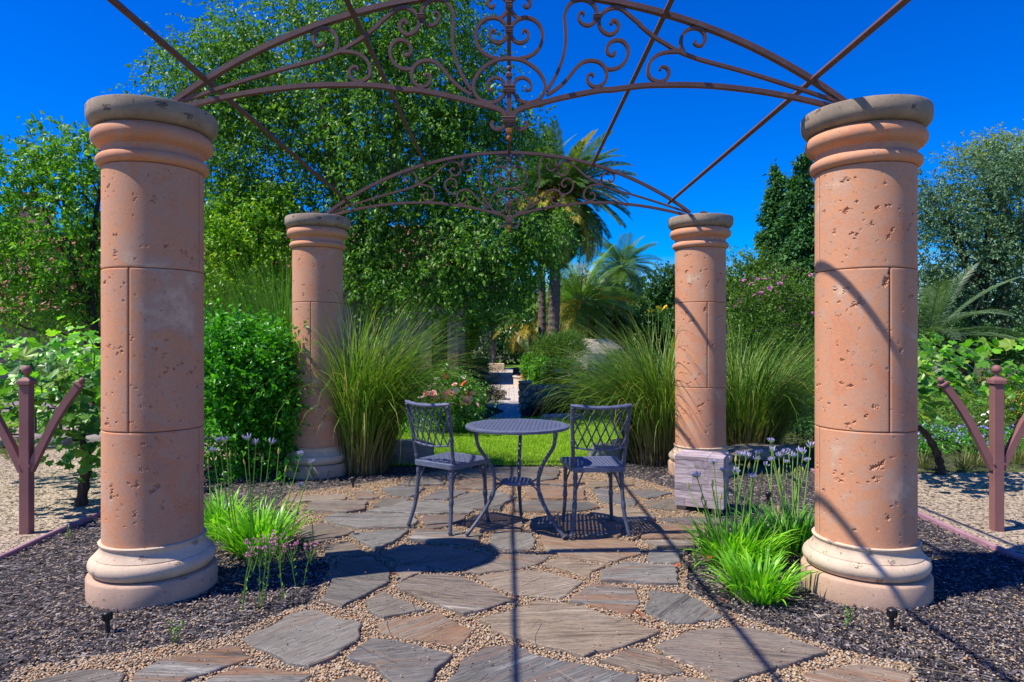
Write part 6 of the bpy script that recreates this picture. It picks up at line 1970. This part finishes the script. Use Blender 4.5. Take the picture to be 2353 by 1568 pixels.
# oak and yellow-topped trees at the right edge
d = 19
els = [E(2190, 470, 90, 80, d, 1.2), E(2290, 420, 110, 90, d, 1.4), E(2380, 480, 120, 110, d, 1.4), E(2160, 570, 80, 90, d, 1.1), E(2270, 590, 120, 90, d, 1.4), E(2380, 640, 110, 90, d, 1.4), E(2180, 670, 80, 70, d, 1.0), E(2300, 720, 120, 60, d, 1.2), E(2130, 440, 40, 40, d, .6)]
tree('oak_tree', 'grey green oak with dark limbs behind the right trellis post', (13.2, 19.2, -.04), els, 6800, 13, .078, G['oak'], .22, M['bark_dark'], 24, stems=2, gap=.40, gap_f=1.5, hang=.0, tl=(.2, .5))
d = 24
els = [E(2270, 350, 60, 40, d, .9), E(2330, 380, 90, 70, d, 1.2), E(2200, 370, 45, 25, d, .7), E(2400, 350, 80, 80, d, 1.2), E(2285, 315, 25, 25, d, .5), E(2400, 520, 100, 120, d, 1.2)]
tree('tall_tree', 'tall tree with yellow green tops showing above the grey oak', (17.8, 24.3, -.04), els, 1500, 12, .10, G['yellow'], .2, M['bark_grey'], 25, gap=.35, gap_f=1.6, hang=.0, tl=(.2, .6), aspect=.4)
# pink flowering bush
PB = base_of(1790, 10.2)
els = [E(1740, 700, 60, 60, 10.2), E(1810, 680, 70, 60, 10.2), E(1790, 760, 100, 70, 10.2, .6), E(1860, 720, 50, 70, 10.2), E(1700, 760, 40, 50, 10.2), E(1780, 880, 110, 90, 10.2, .6)]
t = bush(PB, els, 1600, 12, .045, G['olive'], 'tall loose bush with many small pink flowers behind the dark arching grass', 'flowering_bush', 'bush', .5, .5, None, (.12, .35), -.5, -.1)
me = rose_mesh(G['magenta'], 9)
for i in range(70):
    e = els[random.choice((0, 1, 2, 3, 3, 0, 4, 1))]
    a = random.uniform(0, 6.28); b = random.uniform(-.3, 1.2)
    p = Vector((e[0] + e[3] * math.cos(a) * math.cos(b) * .98, e[1] - abs(e[4] * math.sin(a) * math.cos(b)), e[2] + e[5] * math.sin(b) * 1.08)) - Vector(PB)
    link('bloom', me, None, t, p, (random.uniform(.2, 1.2), random.uniform(-.4, .4), random.uniform(0, 6)), random.uniform(.6, 1.1))
# light green trees behind the far right column and far background
tree('leafy_tree', 'light olive green tree behind the far column with the cube', base_of(1680, 22), [E(1690, 640, 70, 50, 22, .9), E(1640, 690, 60, 60, 22, .9), E(1720, 690, 60, 60, 22, .9), E(1740, 620, 35, 40, 22, .6)], 1100, 12, .10, G['olive'], .15, M['bark_dark'], 26, gap=.5, gap_f=1.6, hang=-.2)
tree('leafy_tree', 'dark green tree left of the far column with the cube, under the sky', base_of(1525, 40), [E(1530, 660, 60, 50, 40, 1.5), E(1480, 690, 50, 50, 40, 1.4), E(1580, 680, 60, 60, 40, 1.5), E(1550, 630, 25, 25, 40, .8), E(1620, 640, 40, 60, 41, 1.2)], 1500, 12, .17, G['far'], .2, M['bark_dark'], 27, gap=.5, gap_f=.9)
tree('leafy_tree', 'green tree filling the gap under the big tree above the patio', base_of(1130, 30), [E(1120, 700, 60, 70, 30, 1.3), E(1170, 650, 60, 60, 30, 1.3), E(1080, 690, 45, 90, 30, 1.0), E(1200, 690, 50, 70, 31, 1.2), E(1140, 610, 70, 50, 31, 1.2)], 1900, 12, .13, G['far'], .16, M['bark_grey'], 28, gap=.55, gap_f=1.1)
bush(base_of(1080, 24), [E(1070, 770, 26, 60, 24, .7), E(1092, 740, 22, 40, 24, .6)], 500, 12, .08, G['lime'], 'light green bush with red tints beside the building corner', 'bush', 'bush')
bush(base_of(1160, 36), [E(1100, 800, 60, 48, 36, 1.2), E(1160, 790, 60, 50, 36, 1.2), E(1215, 800, 50, 44, 36, 1.0), E(1130, 770, 70, 40, 37, 1.0)], 1400, 12, .12, leafmat('shade_hedge_leaf', [(.008, .03, .010), (.018, .055, .016), (.03, .085, .022)], .45, .25), 'dark shady hedge across the end of the far lawn', 'hedge', 'hedge', .6, .3)  # leaf colours kept very dark, painting the hedge's shade into them
bush(base_of(1110, 34), [E(1108, 780, 36, 34, 33.5, .8)], 300, 10, .11, islandmat('white_blossom_leaf', [(0, (.05, .10, .04)), (.7, (.10, .16, .08)), (.72, (.50, .48, .50)), (1, (.65, .62, .64))]), 'shrub with pale blossoms in front of the shady hedge', 'flowering_bush', 'bush')
bush(base_of(1450, 26), [E(1390, 740, 60, 50, 27, .9), E(1480, 760, 70, 60, 26, .9), E(1540, 770, 50, 60, 26, .9)], 1300, 12, .10, G['far'], 'green shrubs under the queen palms behind the boulders', 'shrub', 'shrub')
bush(base_of(1660, 14), [E(1640, 830, 60, 60, 14, .7), E(1700, 810, 60, 60, 14, .7), E(1600, 800, 50, 60, 14, .7)], 1100, 12, .06, G['olive'], 'olive green shrub behind the far column with the cube', 'shrub', 'shrub')
bush(base_of(2050, 17), [E(1960, 760, 90, 90, 17, .9), E(2070, 760, 90, 80, 17, .9), E(2160, 790, 80, 50, 17, .9)], 1200, 12, .08, G['far'], 'shady green shrubs beneath the grey oak', 'shrub', 'shrub')
bush(base_of(2330, 16.5), [E(2250, 790, 80, 40, 16.5, .7), E(2340, 800, 90, 40, 16.3, .7), E(2420, 790, 70, 50, 16.4, .7)], 900, 12, .07, G['far'], 'low dark shrubs edging the side lawn below the oak', 'shrub', 'shrub')
# trees behind everything, so that no bare horizon shows
tree('leafy_tree', 'dense green trees behind the house and the left column', base_of(420, 26), [E(330, 640, 90, 90, 26, 1.5), E(450, 640, 100, 100, 26, 1.5), E(560, 660, 100, 90, 26, 1.5), E(250, 700, 90, 70, 26, 1.5)], 1500, 12, .15, G['far'], .2, M['bark_dark'], 29, gap=.6, gap_f=1.1)
tree('leafy_tree', 'distant green tree far left behind the terracotta house', base_of(-20, 45), [E(-30, 600, 60, 50, 45, 2), E(40, 600, 60, 50, 45, 2), E(10, 560, 40, 40, 45, 1.5), E(120, 610, 70, 50, 45, 2)], 700, 12, .22, G['far'], .25, M['bark_dark'], 30)
def treeline(x0, x1, d, label, n, seed):
    rng = np.random.default_rng(seed)
    els = [E(rng.uniform(x0, x1), 750 - rng.uniform(0, 60), rng.uniform(60, 90), rng.uniform(55, 85), d + rng.uniform(-2, 2), 2.0) for _ in range(n)]
    V, F = leaf_geo(*(lambda p, a, nn, L: (p, a, nn, L, L * .6))(*((lambda pos, dd: (pos, *leaf_dirs(dd, rng), rng.uniform(.12, .3, len(pos))))(*twig_points(els, n * 170, 12, rng=rng, tl=(.3, .9), shell=.3)))))
    o = link('far_woodland', np_mesh('far_woodland', V, F), G['far']); tag(o, label, 'woodland', kind='stuff')
tree('leafy_tree', 'mid green trees behind the boulder and the low palm', base_of(1330, 38), [E(1300, 690, 60, 60, 38, 1.5), E(1370, 700, 60, 60, 38, 1.5), E(1430, 710, 60, 50, 38, 1.5), E(1260, 740, 60, 60, 38, 1.5), E(1400, 760, 80, 40, 38, 1.5), E(1300, 770, 80, 40, 37, 1.5)], 2200, 12, .16, G['olive'], .2, M['bark_dark'], 51, gap=.8, gap_f=.9)
treeline(1250, 2500, 48, 'far woodland behind the palms and conifers', 30, 41)
treeline(-500, 1150, 48, 'far woodland behind the houses', 20, 42)

# ---- flower border beside the right lawn
FB = (6.9, 9.7, -.03)
els = [(5.6, 9.6, .2, .5, .5, .32), (6.3, 9.7, .22, .5, .5, .34), (7.0, 9.8, .25, .5, .5, .36), (7.7, 9.9, .25, .5, .5, .36), (5.0, 9.4, .2, .4, .4, .3), (8.3, 9.8, .25, .5, .5, .36)]
t = bush(FB, els, 1500, 12, .04, G['olive'], 'low flower border with white daisies behind the right trellis post', 'flower_border', 'shrub', .4, .4, None, (.1, .25), -.4, -.1)
me = rose_mesh(G['white'], 12)
for (x, y) in ((2302, 970), (2296, 990), (2270, 985), (2295, 1002), (2312, 985), (2335, 972), (2280, 1000), (2262, 1003), (2245, 990), (2285, 978), (2236, 1000), (2310, 996)):
    x = x - 10
    p = D(x, y - 30, 9.15 + random.uniform(-.05, .1)) - Vector(FB); link('bloom', me, None, t, p, (random.uniform(.2, 1), 0, random.uniform(0, 6)), .8)
FB2 = (7.4, 9.9, -.03)
bush(FB2, [(7.35, 9.55, .4, .35, .3, .2), (7.8, 9.6, .42, .35, .3, .22)], 300, 12, .04, islandmat('yellow_flower_leaf', [(0, (.10, .17, .02)), (.6, (.16, .24, .03)), (.62, (.60, .48, .04)), (1, (.70, .58, .06))]), 'yellow flowering shrub behind the post of the right trellis', 'flowering_bush', 'shrub')
BL = (5.6, 8.1, -.03)
els = [(4.6 + i * .45, 8.0 + .12 * math.sin(i), .10, .34, .3, .16) for i in range(8)]
t = bush(BL, els, 1100, 10, .035, G['shrub'], 'low green carpet with small blue flowers behind the leaning vine trunk', 'flower_carpet', 'ground cover', .5, .4, None, (.05, .12))
n = 900
k = RNG.integers(0, len(els), n); e = np.array(els)[k]
a = RNG.uniform(0, 2 * PI, n); b = RNG.uniform(.0, 1.3, n)
P = np.stack([e[:, 0] + e[:, 3] * np.cos(a) * np.cos(b), e[:, 1] + e[:, 4] * np.sin(a) * np.cos(b), e[:, 2] + e[:, 5] * np.sin(b) * 1.1], 1) - np.array(BL)
V, F = leaf_geo(P, unit(RNG.normal(size=(n, 3))), unit(RNG.normal(size=(n, 3)) + np.array([0, -.5, 1])), np.full(n, .032), np.full(n, .030))
o = link('blossom', np_mesh('blossom', V, F), G['blue'], t); o['kind'] = 'stuff'
# grassy tufts at the edge of the right path
for i, (x, y, lab) in enumerate(((2120, 1070, 'straggly grass tuft by the vine trunk nearest the right column'), (2215, 1075, 'straggly grass tuft between the vine trunk and the right trellis post'), (2245, 1065, 'straggly grass tuft just left of the right trellis post foot'), (2335, 1060, 'straggly grass tuft right of the right trellis post'), (30, 1050, 'straggly grass tuft left of the left trellis post'))):
    p = GD(x, y); t = thing('grass_tuft', lab, 'grass', p, 0, 'straggly grass tufts by the grit paths')
    n = 120; a = RNG.uniform(0, 2 * PI, n); rr = .10 * RNG.random(n)
    V, F = blades(np.stack([rr * np.cos(a), rr * np.sin(a), np.full(n, -.02)], 1), a, RNG.uniform(.1, .8, n), RNG.uniform(.3, 1.2, n), RNG.uniform(.12, .34, n), np.full(n, .006), 5)
    link('foliage', np_mesh('foliage', V, F), G['grass_light'], t)
# low greenery under and behind things, ground cover as one mass
def cover(name, label, poly, n, h, leaf, mat):
    xs = [p[0] for p in poly]; ys = [p[1] for p in poly]
    x = RNG.uniform(min(xs), max(xs), n); y = RNG.uniform(min(ys), max(ys), n); k = in_poly(x, y, poly); x, y = x[k], y[k]; n = len(x)
    top = h * (.55 + .45 * wob(np.stack([x, y, x * 0], 1), 1.6))
    P = np.stack([x, y, np.abs(top) * RNG.random(n) ** .5], 1)
    ax = unit(RNG.normal(size=(n, 3)) + np.array([0, 0, .3])); nr = unit(RNG.normal(size=(n, 3)) + np.array([0, 0, 1.0]))
    L = RNG.uniform(.6, 1.2, n) * leaf
    V, F = leaf_geo(P, ax, nr, L, L * .55)
    o = link(name, np_mesh(name, V, F), mat); tag(o, label, 'ground cover', kind='stuff')
cover('ground_cover', 'low green ground cover behind the tall grass on the left', [(-7, 9.4), (-1.4, 8.6), (-1.2, 10.4), (-1.4, 15), (-8, 15)], 26000, .35, .06, G['shrub'])
cover('ground_cover', 'low green ground cover behind the tall grass on the right', [(2.1, 8.2), (5.2, 8.6), (5.4, 11.4), (5.4, 18), (1.4, 18), (1.7, 12)], 36000, .45, .06, G['far'])
cover('ground_cover', 'leafy strip of ground cover on the far side of the right lawn', [(6, 16.2), (18, 16.2), (18, 18), (6, 18)], 14000, .35, .07, G['yellow'])
